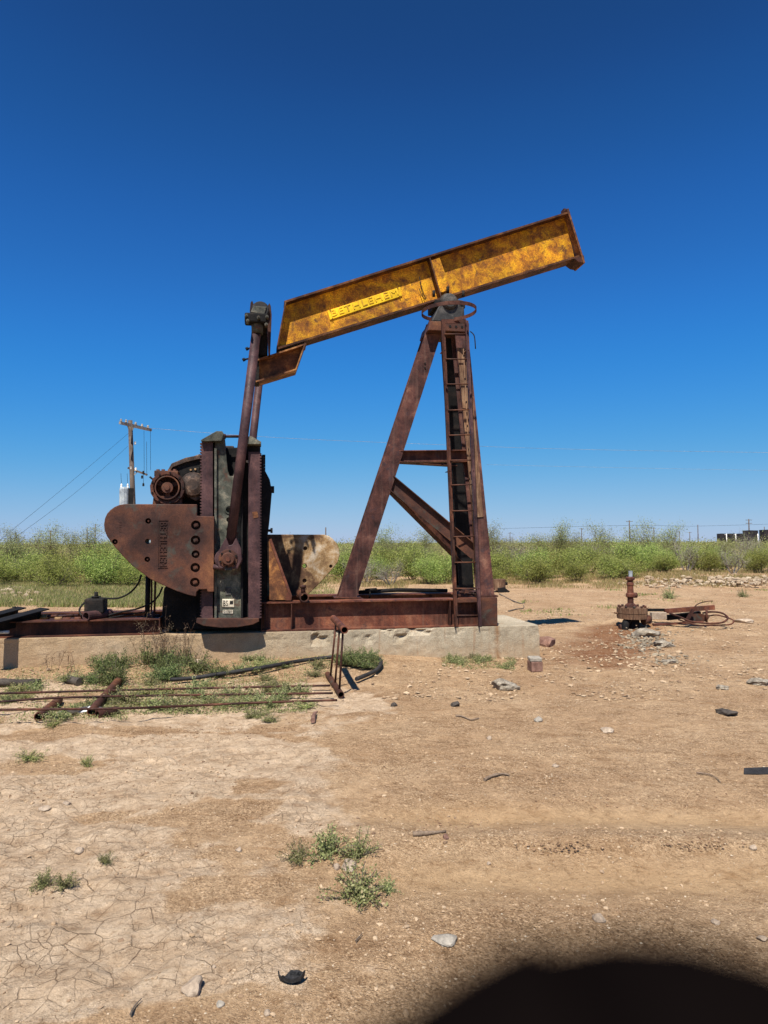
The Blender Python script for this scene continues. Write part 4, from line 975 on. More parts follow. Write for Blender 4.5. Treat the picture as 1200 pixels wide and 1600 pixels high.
# pipe pieces
for (x0, y0, x1, y1, r, lab) in ((188, 1060, 143, 1112, .042, 'short rusty pipe lying across under the three rods, longer one'), (92, 1094, 60, 1120, .04, 'short rusty pipe lying under the rods at the left, shorter one')):
    a, b_ = gz(x0, y0, r), gz(x1, y1, r); o = MB().pipe(Vector((0,0,0)), b_-a, r, .008).build('pipe_piece', M['rust_brown']); o.location = a
    tag(o, lab, 'pipe', 'short pipes under the rods')
a, b_ = gz(152, 1117, .03), gz(182, 1110, .03); o = MB().pipe(Vector((0,0,0)), b_-a, .04, .008).build('pipe_piece', M['rust']); o.location = a; tag(o, 'small broken pipe end beside the sheet metal scrap', 'pipe')
a, b_ = gz(-20, 1068, .03), gz(62, 1066, .03); o = MB().path([Vector((0,0,0)), (b_-a)*.3+Vector((0,0,.01)), (b_-a)*.6, b_-a], [.035, .045, .035, .04], 10).build('old_pipe', M['dark_stone']); o.location = a; tag(o, 'dirty crusted pipe half buried at the left edge by the slab', 'pipe')
a, b_ = gz(107, 1062, .03), gz(125, 1066, .03); o = MB().path([Vector((0,0,0)), (b_-a)*.5, b_-a], [.05, .045, .05], 10).build('pipe_piece', M['dark_stone']); o.location = a; tag(o, 'stubby dark pipe piece lying in weeds before the slab', 'pipe')
a = gz(110, 1112, .02)
sh = [gz(76, 1119, .015), gz(100, 1109, .07), gz(140, 1103, .06), gz(160, 1105, .05), gz(156, 1108, .03), (gz(120, 1114, .02))]
mb = MB(); mb.add([p_-a for p_ in sh] + [p_-a-Vector((0,0,.004)) for p_ in sh], [[0,1,5],[1,2,5],[2,3,4],[2,4,5],[6,11,7],[7,11,8],[8,10,9],[8,11,10]] + [[i, 6+i, 6+(i+1)%6, (i+1)%6] for i in range(6)])
o = mb.build('metal_sheet', M['sheet']); o.location = a; tag(o, 'bent pale scrap of sheet metal lying under the rods', 'metal sheet')

# scrap equipment behind the base, right of the post foot
q_ = gz(790, 925); rb = empty('scrap_winch', (q_.x, q_.y, q_.z)); tag(rb, 'dark scrap drum with a lever standing behind the base end', 'scrap')
s2 = q_.y/FPX
MB().lathe((-10*s2, 0, 0), (0, 0, 1), [(10*s2, 3*s2), (10*s2, 20*s2), (0, 20*s2)], 16).build('drum', M['weathered'], rb)
MB().prism([(-14*s2, -1*s2), (2*s2, -2*s2), (4*s2, 2*s2), (-4*s2, 8*s2), (-14*s2, 7*s2)], -.3, .2).build('skid', M['grease'], rb)
MB().tube((-8*s2, 0, 12*s2), (3*s2, 0, 13*s2), .05).build('lever', M['grease'], rb)
MB().tube((-10*s2, 0, -10*s2+.3), (0, 0, 0.05), .03).build('strut', M['grease'], rb)

# ------------------------------------------------------------------ rocks, sticks and small litter
def rock_mesh(seed, sx, sy, sz, rough=.22, sub=2):
    import bmesh
    bm = bmesh.new(); bmesh.ops.create_icosphere(bm, subdivisions=sub, radius=1)
    r = random.Random(seed); off = r.uniform(0, 99)
    pl = [(Vector((r.uniform(-1,1), r.uniform(-1,1), r.uniform(-.5,1))).normalized(), r.uniform(.55, .85)) for _ in range(7)]
    for v in bm.verts:
        c = v.co.copy()
        for n_, d_ in pl:
            k = c.dot(n_)
            if k > d_: c -= n_*(k-d_)
        c *= 1 + rough*float(fbm(c.x*1.7+off, c.y*1.7+c.z*2.1, 3, 2))
        v.co = Vector((c.x*sx, c.y*sy, c.z*sz))
    me = bpy.data.meshes.new('rock'); bm.to_mesh(me); bm.free(); return me
def rock(px, py, wpx, hpx, mat, label, name='rock', cat='rock', deep=1.0, seed=None, rz=None, rough=.22):
    p = gz(px, py + hpx*.3); k = p.y/FPX
    me = rock_mesh(seed or int(px*7+py), wpx/2*k, wpx/2*k*deep, hpx/2*k*1.1, rough, 3 if wpx > 14 else 2); me.materials.append(M[mat])
    o = bpy.data.objects.new(name, me); col.objects.link(o); o.location = (p.x, p.y, hz(p.x, p.y) + hpx*k*.22)
    o.rotation_euler = (0, 0, rz if rz is not None else 0); tag(o, label, cat); return o
rock(303, 1541, 36, 24, 'stone', 'pale pointed stone near the bottom edge, left of the black scrap', rz=.5)
rock(545, 1352, 26, 17, 'stone', 'buff stone nestled in the green weed in the foreground', rz=.3)
rock(527, 1354, 12, 12, 'stone', 'small buff stone touching the larger one in the weed')
rock(695, 1466, 38, 12, 'grey_stone', 'flat pale cement flake on the gravel, lower middle')
rock(711, 1100, 15, 11, 'dark_stone', 'dark squarish stone in front of the slab end')
rock(616, 1101, 12, 8, 'dark_stone', 'small brown clod left of the dark squarish stone')
rock(697, 1307, 10, 10, 'brick', 'small orange stone in the middle of the foreground')
rock(936, 1433, 22, 16, 'stone', 'yellowish stone on the gravel near the lower right', rz=.8)
rock(841, 1124, 14, 10, 'grey_stone', 'small blue grey stone right of the slab end')
rock(948, 1140, 22, 9, 'stone', 'flat white stone on the tan soil right of the middle')
rock(764, 1153, 9, 7, 'stone', 'small white stone left of the broken twig')
rock(868, 1196, 11, 6, 'stone', 'small pale oval stone in front of the orange soil patch')
rock(1176, 1321, 12, 9, 'stone', 'small white stone by the wheel track at the right edge')
rock(1134, 1112, 30, 12, 'dark_stone', 'black crusted clod on the soil at the right', rough=.5)
rock(1130, 1073, 24, 9, 'cake', 'grey crumbled cement lump at the right', rough=.5)
rock(1185, 1065, 36, 12, 'cake', 'wide crusted cement lump at the right edge', rough=.5)
rock(124, 1328, 15, 9, 'stone', 'small rounded tan stone on the cracked mud at the left')
rock(70, 1262, 18, 7, 'stone', 'flat tan stone on the crusty soil at the far left')
rock(104, 1255, 16, 5, 'stone', 'thin tan flake beside the flat stone at the far left')
rock(373, 1327, 12, 8, 'stone', 'tan lump above the cracked mud, left of the weeds')
rock(335, 1510, 7, 6, 'stone', 'tiny stone right of the pale pointed stone')
rock(344, 1568, 14, 9, 'grey_stone', 'greyish stone at the bottom edge below the pointed one')
rock(418, 1582, 12, 9, 'stone', 'small pale stone at the very bottom left of centre')
rock(764, 1349, 8, 6, 'stone', 'tiny pale stone right of the dead stick')
rock(310, 1033, 16, 8, 'stone', 'white stone in the weeds before the pump crank')
rock(1118, 1440, 14, 9, 'stone', 'pinkish stone at the lower right above the dark corner')
rock(1192, 1467, 16, 8, 'stone', 'pale stone at the right edge near the bottom')
rock(788, 1070, 44, 20, 'cake', 'wide pale cement crust on the soil before the slab end', rough=.45, deep=.7)
rock(1008, 988, 46, 20, 'cake', 'rough grey cement heap at the foot of the wellhead', rough=.6, deep=.8)
rock(1040, 1006, 34, 13, 'cake', 'grey crumbled cement cake below the lying frame', rough=.6, deep=.8)
rock(1046, 1033, 26, 9, 'cake', 'small grey cement cake, lowest one below the wellhead', rough=.6, deep=.8)
rock(1160, 970, 34, 9, 'stone', 'pale flat stone right of the lying steel frame', deep=.6)
# small scrap
p = gz(836, 1048); k = p.y/FPX
o = MB().box(-9*k, -.08, 0, 9*k, .08, 15*k).build('wooden_block', M['brick'], None, .006); o.location = p; o.rotation_euler = (0, 0, .15); tag(o, 'reddish broken wooden block at the corner of the slab', 'block')
o = MB().box(-9*k, -.09, 15*k, 9.5*k, .09, 21*k).build('flat_stone', M['grey_stone'], None, .01); o.location = p + Vector((0, 0.02, 0)); tag(o, 'grey stone cap lying on the reddish block', 'stone')
p = gz(858, 1010); o = bpy.data.objects.new('clod', rock_mesh(77, .16, .2, .16, .4)); o.data.materials.append(M['brick']); col.objects.link(o); o.location = p+Vector((0, .1, .05)); tag(o, 'red brown clod leaning at the right end of the slab', 'clod')
# black scrap: torn curled shell
p = gz(455, 1534); k = p.y/FPX; mb = MB(); r = random.Random(3); n = 16; Vt = []
for i in range(n+1):
    a = math.pi*(.98 + 1.04*i/n); 
    top = 10 + 4*abs(math.cos(a))**2 + r.uniform(-2.5, 2.5)
    for rr, zz in ((21, top), (20, top*.4), (14, 1.5), (6, .5 + r.uniform(0, 2))): Vt.append((rr*k*math.cos(a), rr*k*.75*math.sin(a)+.012, zz*k))
Fq = [[i*4+j, (i+1)*4+j, (i+1)*4+j+1, i*4+j+1] for i in range(n) for j in range(3)]
mb.add(Vt, Fq)
o = mb.build('torn_scrap', M['char']); sm = o.modifiers.new('solid', 'SOLIDIFY'); sm.thickness = .004
o.location = p; tag(o, 'torn curled piece of black rubber or plastic near the bottom edge', 'scrap')
cm_ = rock_mesh(41, 17*k, 12*k, 11*k, .9, 3); cm_.materials.append(M['char']); co_ = bpy.data.objects.new('crumpled_core', cm_); col.objects.link(co_); co_.parent = o; co_.location = (.004, .01, 6*k)
a = gz(1184, 1209, 0); k = a.y/FPX
mb = MB(); mb.add([(-24*k, -.02, .006), (22*k, -.03, .012), (26*k, .055, .03), (-14*k, .06, .022), (-24*k, -.02, .0), (22*k, -.03, .004), (26*k, .055, .024), (-14*k, .06, .016)], [[0,1,2,3],[7,6,5,4],[0,4,5,1],[1,5,6,2],[2,6,7,3],[3,7,4,0]])
o = mb.build('rubber_scrap', M['rubber']); o.location = a; tag(o, 'flat black rectangular scrap at the right edge', 'scrap')
def stick(pts, r, label, mat='dead_wood', dz=.012):
    P3 = [gz(x, y, dz) for x, y in pts]; o_ = P3[0].copy(); q = smooth_path([p_-o_ for p_ in P3], 4)
    rr = [r*(1-.6*i/len(q))*(1+random.uniform(-.2, .2)) for i in range(len(q))]
    o = MB().path(q, rr, 7).build('stick', M[mat]); o.location = o_; tag(o, label, 'stick'); return o
stick([(645, 1303), (662, 1302), (676, 1301), (696, 1299)], .016, 'thick bleached dead stick on the soil right of the weeds')
stick([(757, 1218), (770, 1212), (785, 1209), (796, 1211)], .012, 'curved dead stick in the middle right of the soil')
stick([(712, 1118), (722, 1119), (735, 1124), (748, 1122)], .011, 'small dead twig in front of the slab end')
stick([(489, 1126), (491, 1116), (495, 1112)], .022, 'stubby upright piece of brown wood in front of the rod stand', 'brick', .03)
stick([(204, 1585), (210, 1572), (221, 1560)], .004, 'thin dark twig at the bottom left', 'twig')
stick([(1088, 1207), (1105, 1209), (1118, 1214), (1126, 1222)], .006, 'thin curved root on the soil left of the black rectangle', 'dead_wood')
stick([(556, 1470), (561, 1464), (566, 1458)], .003, 'short dark twig in the gravel, bottom middle', 'twig')
for k_, (x, y) in enumerate(((806, 930), (812, 935), (818, 939), (826, 943))): pass
stick([(780, 928), (800, 938), (815, 943), (820, 941)], .02, 'long thin dead branch on the soil behind the slab end', 'twig')
stick([(795, 955), (806, 952), (818, 950), (818, 946)], .02, 'bent dead branch on the soil right of the post', 'twig')

# scattered clods and gravel (uncountable)
ico_v = np.array([(0,0,1),(.894,0,.447),(.276,.851,.447),(-.724,.526,.447),(-.724,-.526,.447),(.276,-.851,.447),(.724,.526,-.447),(-.276,.851,-.447),(-.894,0,-.447),(-.276,-.851,-.447),(.724,-.526,-.447),(0,0,-1)])
ico_f = np.array([(0,1,2),(0,2,3),(0,3,4),(0,4,5),(0,5,1),(1,6,2),(2,7,3),(3,8,4),(4,9,5),(5,10,1),(2,6,7),(3,7,8),(4,8,9),(5,9,10),(1,10,6),(7,6,11),(8,7,11),(9,8,11),(10,9,11),(6,10,11)])
oct_v = np.array([(1,0,0),(0,1,0),(-1,0,0),(0,-1,0),(0,0,.8),(0,0,-.8)], float)
oct_f = np.array([(0,1,4),(1,2,4),(2,3,4),(3,0,4),(1,0,5),(2,1,5),(3,2,5),(0,3,5)])
def scatter(name, tv, tf, P, S, mat, label, flat=.6, jit=.3):
    n = len(P); k = len(tv)
    an = rng.uniform(0, 6.28, n); ca_, sa_ = np.cos(an)[:, None], np.sin(an)[:, None]
    V = tv[None]*(1+rng.uniform(-jit, jit, (n, k, 1)))
    el = rng.uniform(.6, 1.3, (n, 1)); x = V[:,:,0]*el; y = V[:,:,1]; z = V[:,:,2]*flat*rng.uniform(.7, 1.2, (n,1))
    X_ = (x*ca_-y*sa_)*S[:,None] + P[:,0:1]; Y_ = (x*sa_+y*ca_)*S[:,None] + P[:,1:2]; Z_ = z*S[:,None] + P[:,2:3]
    o = raw(name, np.stack([X_, Y_, Z_], -1).reshape(-1, 3), (tf[None]+(np.arange(n)*k)[:,None,None]).reshape(-1, 3), mat)
    tag(o, label, kind='stuff'); return o
def islandmat(name, stops):
    m, nt, b = newmat(name); g = nt.nodes.new('ShaderNodeNewGeometry'); c = ramp(nt, g.outputs['Random Per Island'], stops)
    n = noise(nt, coords(nt), 120, 4, .7); c = mixc(nt, .4, c, ramp(nt, n, [(.3, (.6,.6,.6)), (.5, (1,1,1)), (.7, (1.3,1.3,1.3))]), 'MULTIPLY')
    c = mixc(nt, 1.0, c, (.74, .72, .665), 'MULTIPLY'); nt.links.new(c, b.inputs['Base Color']); b.inputs['Roughness'].default_value = .95; bump(nt, b, n, .5, .004); return m
M['clod'] = islandmat('soil clods', [(0, (.3, .19, .11)), (.3, (.46, .32, .2)), (.8, (.62, .46, .31)), (1, (.2, .12, .07))])
M['gravel'] = islandmat('mixed gravel', [(0, (.26, .17, .1)), (.35, (.44, .31, .19)), (.75, (.55, .41, .28)), (.95, (.64, .52, .39)), (1, (.72, .64, .52))])
def ground_pts(n, f):
    # density even over the ground near the viewer, thinning with distance
    d = 2.0*np.exp(rng.uniform(0, 1, n)**1.15*math.log(8.5)); x = rng.uniform(-.72, .72, n)*d
    keep = rng.uniform(0, 1, n) < f(x, d); return x[keep], d[keep]
def offslab(x, y):
    u = (x-_o.x)*math.cos(TH)+(y-_o.y)*math.sin(TH); v = -(x-_o.x)*math.sin(TH)+(y-_o.y)*math.cos(TH)
    return ~((v > -.02) & (v < SW+.03) & (u < .03))
def rough_zone(x, y): return ss(-.1, .35, fbm(x*1.6, y*2.8, 61, 4))
x, y = ground_pts(42000, lambda x, y: (.08+.9*rough_zone(x, y))*(.45+.55*ss(1.5, -1, x))*(1-.8*np.clip(rut(x,y),0,1)))
k_ = offslab(x, y); x, y = x[k_], y[k_]; s_ = .002+.0105*rng.uniform(0, 1, len(x))**8 + .0009*y*.35
scatter('soil_clods', ico_v, ico_f, np.stack([x, y, hgt(x, y)+s_*.2], 1), s_, M['clod'], 'loose crumbs and clods of dry soil', .6, .35)
x, y = ground_pts(90000, lambda x, y: ss(-1.2, 1.0, x+.5*fbm(x, y, 71, 3))*(.25+.75*ss(-.25, .2, fbm(x*1.2, y*2, 66, 3)))*(1-.85*np.clip(rut(x,y),0,1)) + .05)
k_ = offslab(x, y); x, y = x[k_], y[k_]; s_ = .0014+.005*rng.uniform(0, 1, len(x))**9 + .0003*y
scatter('gravel', oct_v, oct_f, np.stack([x, y, hgt(x, y)+s_*.15], 1), s_, M['gravel'], 'fine mixed gravel over the right side of the ground', .7, .35)
n = 60000; y = rng.uniform(7, 23, n)**1.0; x = rng.uniform(-.66, .66, n)*y; k_ = offslab(x, y) & (rng.uniform(0, 1, n) < .15+.85*ss(-.15, .25, fbm(x*1.1, y*1.1, 67, 4))); x, y = x[k_], y[k_]
s_ = .006+.028*rng.uniform(0, 1, len(x))**7
scatter('soil_clods', ico_v[:7], np.array([f for f in ico_f.tolist() if max(f) < 7]), np.stack([x, y, hgt(x, y)+s_*.1], 1), s_, M['clod'], 'scattered clods over the bare ground around the pump', .7, .4)
# limestone rubble and grey cement crumbs
def patch(name, px, py, sxp, syp, n, s0, s1, mat, label, tv=ico_v, tf=ico_f):
    X_ = []; 
    qx = px + rng.normal(0, 1, n)*sxp; qy = py + rng.normal(0, 1, n)*syp
    pts = [gz(a, max(b_, 872)) for a, b_ in zip(qx, qy)]; P = np.array([(p.x, p.y, p.z) for p in pts])
    s_ = rng.uniform(0, 1, n)**3*(s1-s0)+s0; P[:,2] += s_*.3
    return scatter(name, tv, tf, P, s_, mat, label, .6, .35)
M['lime'] = islandmat('limestone rubble', [(0, (.36, .26, .17)), (.6, (.48, .37, .26)), (1, (.58, .48, .36))])
M['cement'] = islandmat('cement crumbs', [(0, (.18, .14, .10)), (.6, (.3, .25, .18)), (1, (.42, .35, .26))])
patch('limestone_rubble', 1140, 908, 50, 3.5, 300, .03, .15, M['lime'], 'pale limestone rubble in front of the thicket at the right')
patch('limestone_rubble', 1050, 912, 50, 4, 160, .03, .11, M['lime'], 'scattered pale stones before the thicket behind the wellhead')
patch('limestone_rubble', 22, 925, 22, 5, 220, .02, .12, M['lime'], 'pale stones in the grass at the far left')
patch('cement_crumbs', 1010, 1000, 20, 10, 420, .008, .045, M['cement'], 'grey crumbled cement below the wellhead')
patch('cement_crumbs', 1045, 1030, 24, 7, 140, .006, .035, M['cement'], 'grey crumbled cement right of the orange stain')
M['lump'] = islandmat('packed soil lumps', [(0, (.16, .09, .05)), (.5, (.34, .21, .12)), (1, (.5, .35, .22))])
for cx_, cy_, sx_, n_ in ((870, 1325, 28, 260), (1085, 1318, 40, 330), (905, 1254, 50, 240), (1090, 1250, 45, 240), (690, 1290, 40, 140), (250, 1150, 60, 260), (430, 1140, 60, 260), (120, 1240, 60, 240), (330, 1215, 60, 200)):
    patch('soil_lumps', cx_, cy_, sx_, 8, n_, .0015, .009, M['lump'], 'broken lumps of packed soil')
patch('soil_lumps', 985, 1015, 40, 20, 200, .006, .04, M['clod'], 'small lumps around the orange stain')

# ================================================================== VEGETATION
def leaf_quads(C, L, W, rg, droop=0.0):
    n = len(C); d = rg.normal(0, 1, (n, 3)); d[:,2] -= droop; d /= np.linalg.norm(d, axis=1)[:,None]
    e = rg.normal(0, 1, (n, 3)); e -= (e*d).sum(1)[:,None]*d; e /= np.linalg.norm(e, axis=1)[:,None]
    L = L*rg.uniform(.6, 1.3, (n,1)); W = W*rg.uniform(.6, 1.3, (n,1))
    V = np.stack([C-d*L/2, C+e*W/2, C+d*L/2, C-e*W/2], 1).reshape(-1, 3)
    F_ = np.arange(4*n).reshape(n, 4); return V, F_
def tubes(segs, n=3):                    # segs: (p, q, r0, r1)
    V = []; F_ = []
    P = np.array([s[0] for s in segs]); Q_ = np.array([s[1] for s in segs]); r0 = np.array([s[2] for s in segs]); r1 = np.array([s[3] for s in segs])
    d = Q_-P; d /= np.linalg.norm(d, axis=1)[:,None]+1e-9
    a = np.cross(d, np.array([.31, .95, .1])); a /= np.linalg.norm(a, axis=1)[:,None]+1e-9; b = np.cross(d, a); out = []
    for base, r in ((P, r0), (Q_, r1)):
        for k in range(n): t = 2*math.pi*k/n; out.append(base+(a*math.cos(t)+b*math.sin(t))*r[:,None])
    V = np.stack(out, 1).reshape(-1, 3); m_ = len(segs); o_ = (np.arange(m_)*2*n)[:,None]
    F_ = np.concatenate([o_+np.array([[k, (k+1)%n, n+(k+1)%n, n+k]]) for k in range(n)]); return V, F_
def bush(seed, h, rad, leaves, L=.09, W=.028, stems=7, leafmat_='mesquite', bark='twig', low=.2):
    r = np.random.default_rng(seed); segs = []; tips = []
    def grow(p, d, ln, rr, lev):
        m_ = 4 if lev < 2 else 3
        for k in range(m_):
            d2 = d + r.normal(0, .22+.08*lev, 3); d2[2] += .05; d2 /= np.linalg.norm(d2)
            q = p + d2*ln/m_; r2 = rr*(1-.7/m_*.9); segs.append((p, q, rr, r2)); 
            if lev >= 1: tips.append((p, q))
            if lev < 3 and (k > 0 or lev > 0):
                for _ in range(2 if lev < 2 else 1):
                    s_ = r.normal(0, 1, 3); s_[2] = abs(s_[2])*.5; s_ /= np.linalg.norm(s_); dd = d2*.7+s_*.75; dd /= np.linalg.norm(dd)
                    grow(q, dd, ln*.52*r.uniform(.7, 1.2), r2*.55, lev+1)
            p, d, rr = q, d2, r2
    for i in range(stems):
        a = 2*math.pi*(i+r.uniform(-.3, .3))/stems; sp = r.uniform(.25, 1.0)*rad/h
        d = np.array([math.cos(a)*sp, math.sin(a)*sp, 1.0]); d /= np.linalg.norm(d)
        grow(np.array([math.cos(a)*.08, math.sin(a)*.08, -.05]), d, h*.8*r.uniform(.75, 1.15), .028*h/2, 0)
    zmax = max(q[2] for p_, q, *_ in segs); k = h/zmax
    P = np.array([s[0] for s in segs])*k; Q_ = np.array([s[1] for s in segs])*k
    segs = [(P[i], Q_[i], segs[i][2], segs[i][3]) for i in range(len(segs))]
    tv, tf = tubes(segs)
    branch = raw('branches', tv, tf, M[bark], link=False)
    foliage = None
    if leaves:
        T0 = np.array([t[0] for t in tips])*k; T1 = np.array([t[1] for t in tips])*k
        # leaf clumps: choose favoured twigs so the crown has dense and thin places
        wgt = (T1[:,2]/h > low)*r.uniform(0.05, 1, len(T1))**1.5; wgt /= wgt.sum()
        idx = r.choice(len(T0), leaves, p=wgt); t = r.uniform(0, 1.1, (leaves, 1))
        C = T0[idx]*(1-t)+T1[idx]*t + r.normal(0, .07+.035*h, (leaves, 3))*np.array([1.15, 1.15, .9]); C[:,2] = np.abs(C[:,2])
        v, f = leaf_quads(C, L, W, r, .3); foliage = raw('foliage', v, f, M[leafmat_], link=False)
    return branch, foliage
protos = [bush(101+i, 1.55, 1.4, 6800, .07, .024, 9, 'mesquite', 'twig', .04) for i in range(5)]
protos += [bush(201+i, 2.3, 1.6, 4800, .075, .024, 8, 'olive', 'twig', .3) for i in range(3)]
protos += [bush(301+i, 2.2, 1.3, 350, .08, .03, 8, 'olive', 'twig_pale', .3) for i in range(2)]
protos += [bush(401+i, 3.2, 1.4, 2600, .09, .03, 4, 'olive', 'twig', .5) for i in range(2)]
def plant(proto, x, y, s, sz, rz, label, group, name='mesquite_bush', cat='bush'):
    e_ = empty(name, (x, y, hz(x, y)-.03), rz); e_.scale = (s, s, sz); tag(e_, label, cat, group)
    for me, nm in zip(proto, ('branches', 'foliage')):
        if me is None: continue
        o = bpy.data.objects.new(nm, me); col.objects.link(o); o.parent = e_
    return e_
r = random.Random(11)
LB_ = {'g': 'bushy bright green mesquite in the front of the thicket', 'o': 'taller olive mesquite in the back rows of the thicket', 'd': 'grey nearly leafless shrub among the green bushes', 't': 'tall sparse mesquite rising over the thicket'}
def region(x, d): 
    f = x/d
    return ' at the far left' if f < -.36 else ' behind the left counterweight' if f < -.1 else ' behind the post' if f < .16 else ' right of the post' if f < .36 else ' at the far right'
nb_count = 0
rows = [(27.5, 1.3, 'g'), (29.8, 1.3, 'g'), (33, 1.6, 'g'), (36.8, 1.9, 'm'), (41, 2.2, 'm'), (46, 2.6, 'o'), (52.5, 3.0, 'o'), (61, 3.8, 'o')]
SHORT = {'g': 'bright green bushy mesquite', 'o': 'olive mesquite', 'd': 'grey nearly leafless shrub', 't': 'tall sparse mesquite'}
RN = ['front', 'second', 'third', 'fourth', 'fifth', 'sixth', 'seventh', 'backmost']
for ri, (d, sp, kd) in enumerate(rows):
    n = int(2*.66*d/sp)
    for i in range(n):
        x = -.66*d + (i+.5)*2*.66*d/n + r.uniform(-.7, .7); yy = d + r.uniform(-1.1, 1.1)
        f = x/d; yy += -3.5*float(ss(-.25, -.5, f)) + 2.5*float(ss(.2, .4, f))
        z = r.random()
        if kd == 'g': ty = 'g' if z < .96 else 'd'
        elif kd == 'm': ty = 'g' if z < .5 else 'o' if z < .85 else 'd'
        else: ty = 'o' if z < .66 else 'd' if z < .9 else 't'
        pr = {'g': lambda: protos[r.randrange(5)], 'o': lambda: protos[5+r.randrange(3)], 'd': lambda: protos[8+r.randrange(2)], 't': lambda: protos[10+r.randrange(2)]}[ty]()
        s_ = r.uniform(.72, 1.1)*(.88 if ri == 0 else 1); sz = s_*r.uniform(.75, 1.2)*(1.0 if kd != 'o' else .92)
        plant(pr, x, yy, s_*1.1, sz, r.uniform(0, 6.28), SHORT[ty]+' in the %s row of the thicket' % RN[ri]+ordinal(i, n), LB_[ty], cat='bush'); nb_count += 1
TL_ = {150: ', behind the weight\'s tip', 120: ', near the far poles', 865: ', nearer the post', 940: ', nearer the wellhead', 600: ', in the triangle', 655: ', by the brace', 770: ', beside the post foot', 30: ', at the edge', 80: ', between edge and weight', 1045: ', right of the wellhead'}
for px, d in ((150, 40), (120, 44), (865, 42), (940, 44), (600, 45), (655, 42), (770, 43), (30, 46), (80, 42), (1045, 50)):
    p = AT(px, 850, d); plant(protos[10+r.randrange(2)], p.x, p.y, 1.0, r.uniform(.86, 1.02), r.uniform(0, 6), LB_['t']+region(p.x, d)+TL_[px], LB_['t']); nb_count += 1
print('bushes', nb_count)
# far brush as one mass
n = 170000; rg = np.random.default_rng(5)
d = 43*np.exp(rg.uniform(0, 1, n)**1.3*math.log(18)); x = rg.uniform(-.8, .8, n)*d
hh = (1.35 + 1.3*np.clip(fbm(x*.35, d*.3, 81, 3)+.25, 0, 1.2))*rg.uniform(0, 1, n)**.7
C = np.stack([x, d, hh], 1); v, f = leaf_quads(C, .0026, .0011, rg, 0)
sc_ = np.repeat(d, 4)[:, None]; cc_ = np.repeat(C, 4, axis=0); v = cc_ + (v-cc_)*sc_*.9
tag(raw('distant_brush', v, f, M['olive']), 'far flat expanse of olive brush up to the horizon', kind='stuff')
# grass bands
def blades(name, C, hgt_, mat, label, w=.012):
    n = len(C); a = rng.uniform(0, 6.28, n); l = rng.normal(0, .35, (n, 2)); H = hgt_*rng.uniform(.4, 1.2, n)
    wv = np.stack([np.cos(a)*w, np.sin(a)*w, np.zeros(n)], 1)*(C[:,1:2]/9)**.6
    tip = C + np.stack([l[:,0]*H, l[:,1]*H, H], 1); V = np.stack([C-wv, C+wv, tip], 1).reshape(-1, 3)
    o = raw(name, V, np.arange(3*n).reshape(n, 3), mat); tag(o, label, kind='stuff'); return o
def band(n, d0, d1, f0, f1, dens=None):
    d = rng.uniform(d0, d1, n); x = rng.uniform(f0, f1, n)*d
    if dens is not None: k = rng.uniform(0, 1, n) < dens(x, d); x, d = x[k], d[k]
    # tufts
    cx = x + rng.normal(0, .06, len(x)); return np.stack([cx, d, hgt(cx, d)-.01], 1)
M['dry'] = leafmat('golden dry grass', [(0, (.30, .24, .09)), (.3, (.30, .32, .11)), (.6, (.5, .38, .17)), (1, (.66, .5, .27))], .3)
blades('dry_grass', band(150000, 23.5, 36, -.62, .62, lambda x, y: ss(-.18, .1, fbm(x*.8, y*.5, 91, 3)+.10)*ss(22.6, 26, y+1.2*ss(.18, .3, x/y)*-1+fbm(x*.5, y, 92, 3)*3)), .15, M['dry'], 'golden dry grass along the foot of the thicket', .006)
blades('green_grass', band(170000, 17.5, 31, -.62, -.05, lambda x, y: ss(-.25, .1, fbm(x*.9, y*.6, 94, 3)+.15)*ss(-.05, -.22, x/y+.05*fbm(x, y, 95, 2))), .16, M['grass'], 'half green grass behind the left end of the pump', .006)
blades('dry_grass', band(12000, 15, 24, .2, .62, lambda x, y: ss(.22, .4, fbm(x*.5, y*.8, 98, 3))), .08, M['grass'], 'thin low grass on the bare ground at the right', .012)
# small weeds: prototypes with stems and small leaves
def weed(seed, rad, h, n, L=.016, W=.009, mat='weed'):
    r_ = np.random.default_rng(seed); segs = []; C = []
    ns = 26
    for i in range(ns):
        a = r_.uniform(0, 6.28); el = r_.uniform(.15, 1.2); ln = rad*r_.uniform(.5, 1.05)
        d = np.array([math.cos(a)*math.cos(el), math.sin(a)*math.cos(el), math.sin(el)*h/rad]); p = np.zeros(3)
        for k in range(4):
            q = p + (d + r_.normal(0, .14, 3))*ln/4; q[2] = max(q[2], .004); segs.append((p, q, .0022, .0016)); 
            m_ = n//(ns*4); t = r_.uniform(0, 1, (m_, 1)); C.append(p*(1-t)+q*t + r_.normal(0, rad*.055, (m_, 3))); p = q
    C = np.concatenate(C); C[:,2] = np.abs(C[:,2])+.003
    v, f = leaf_quads(C, L, W, r_, -.2); tv, tf = tubes(segs)
    return raw('stems', tv, tf, M['twig'], link=False), raw('leaves', v, f, M[mat], link=False)
WP = [weed(501+i, .2, .14, 1500) for i in range(3)] + [weed(511+i, .28, .2, 2200, .022, .009, 'weed_dark') for i in range(2)] + [weed(521, .2, .1, 1300, .02, .006, 'grass')]
def put_weed(k, px, py, s, sz, label, group=None):
    p = gz(px, py); e_ = empty('weed', p, random.uniform(0, 6.28)); e_.scale = (s, s, sz); tag(e_, label, 'weed', group)
    for me, nm in zip(WP[k], ('stems', 'leaves')):
        o = bpy.data.objects.new(nm, me); col.objects.link(o); o.parent = e_
    return e_
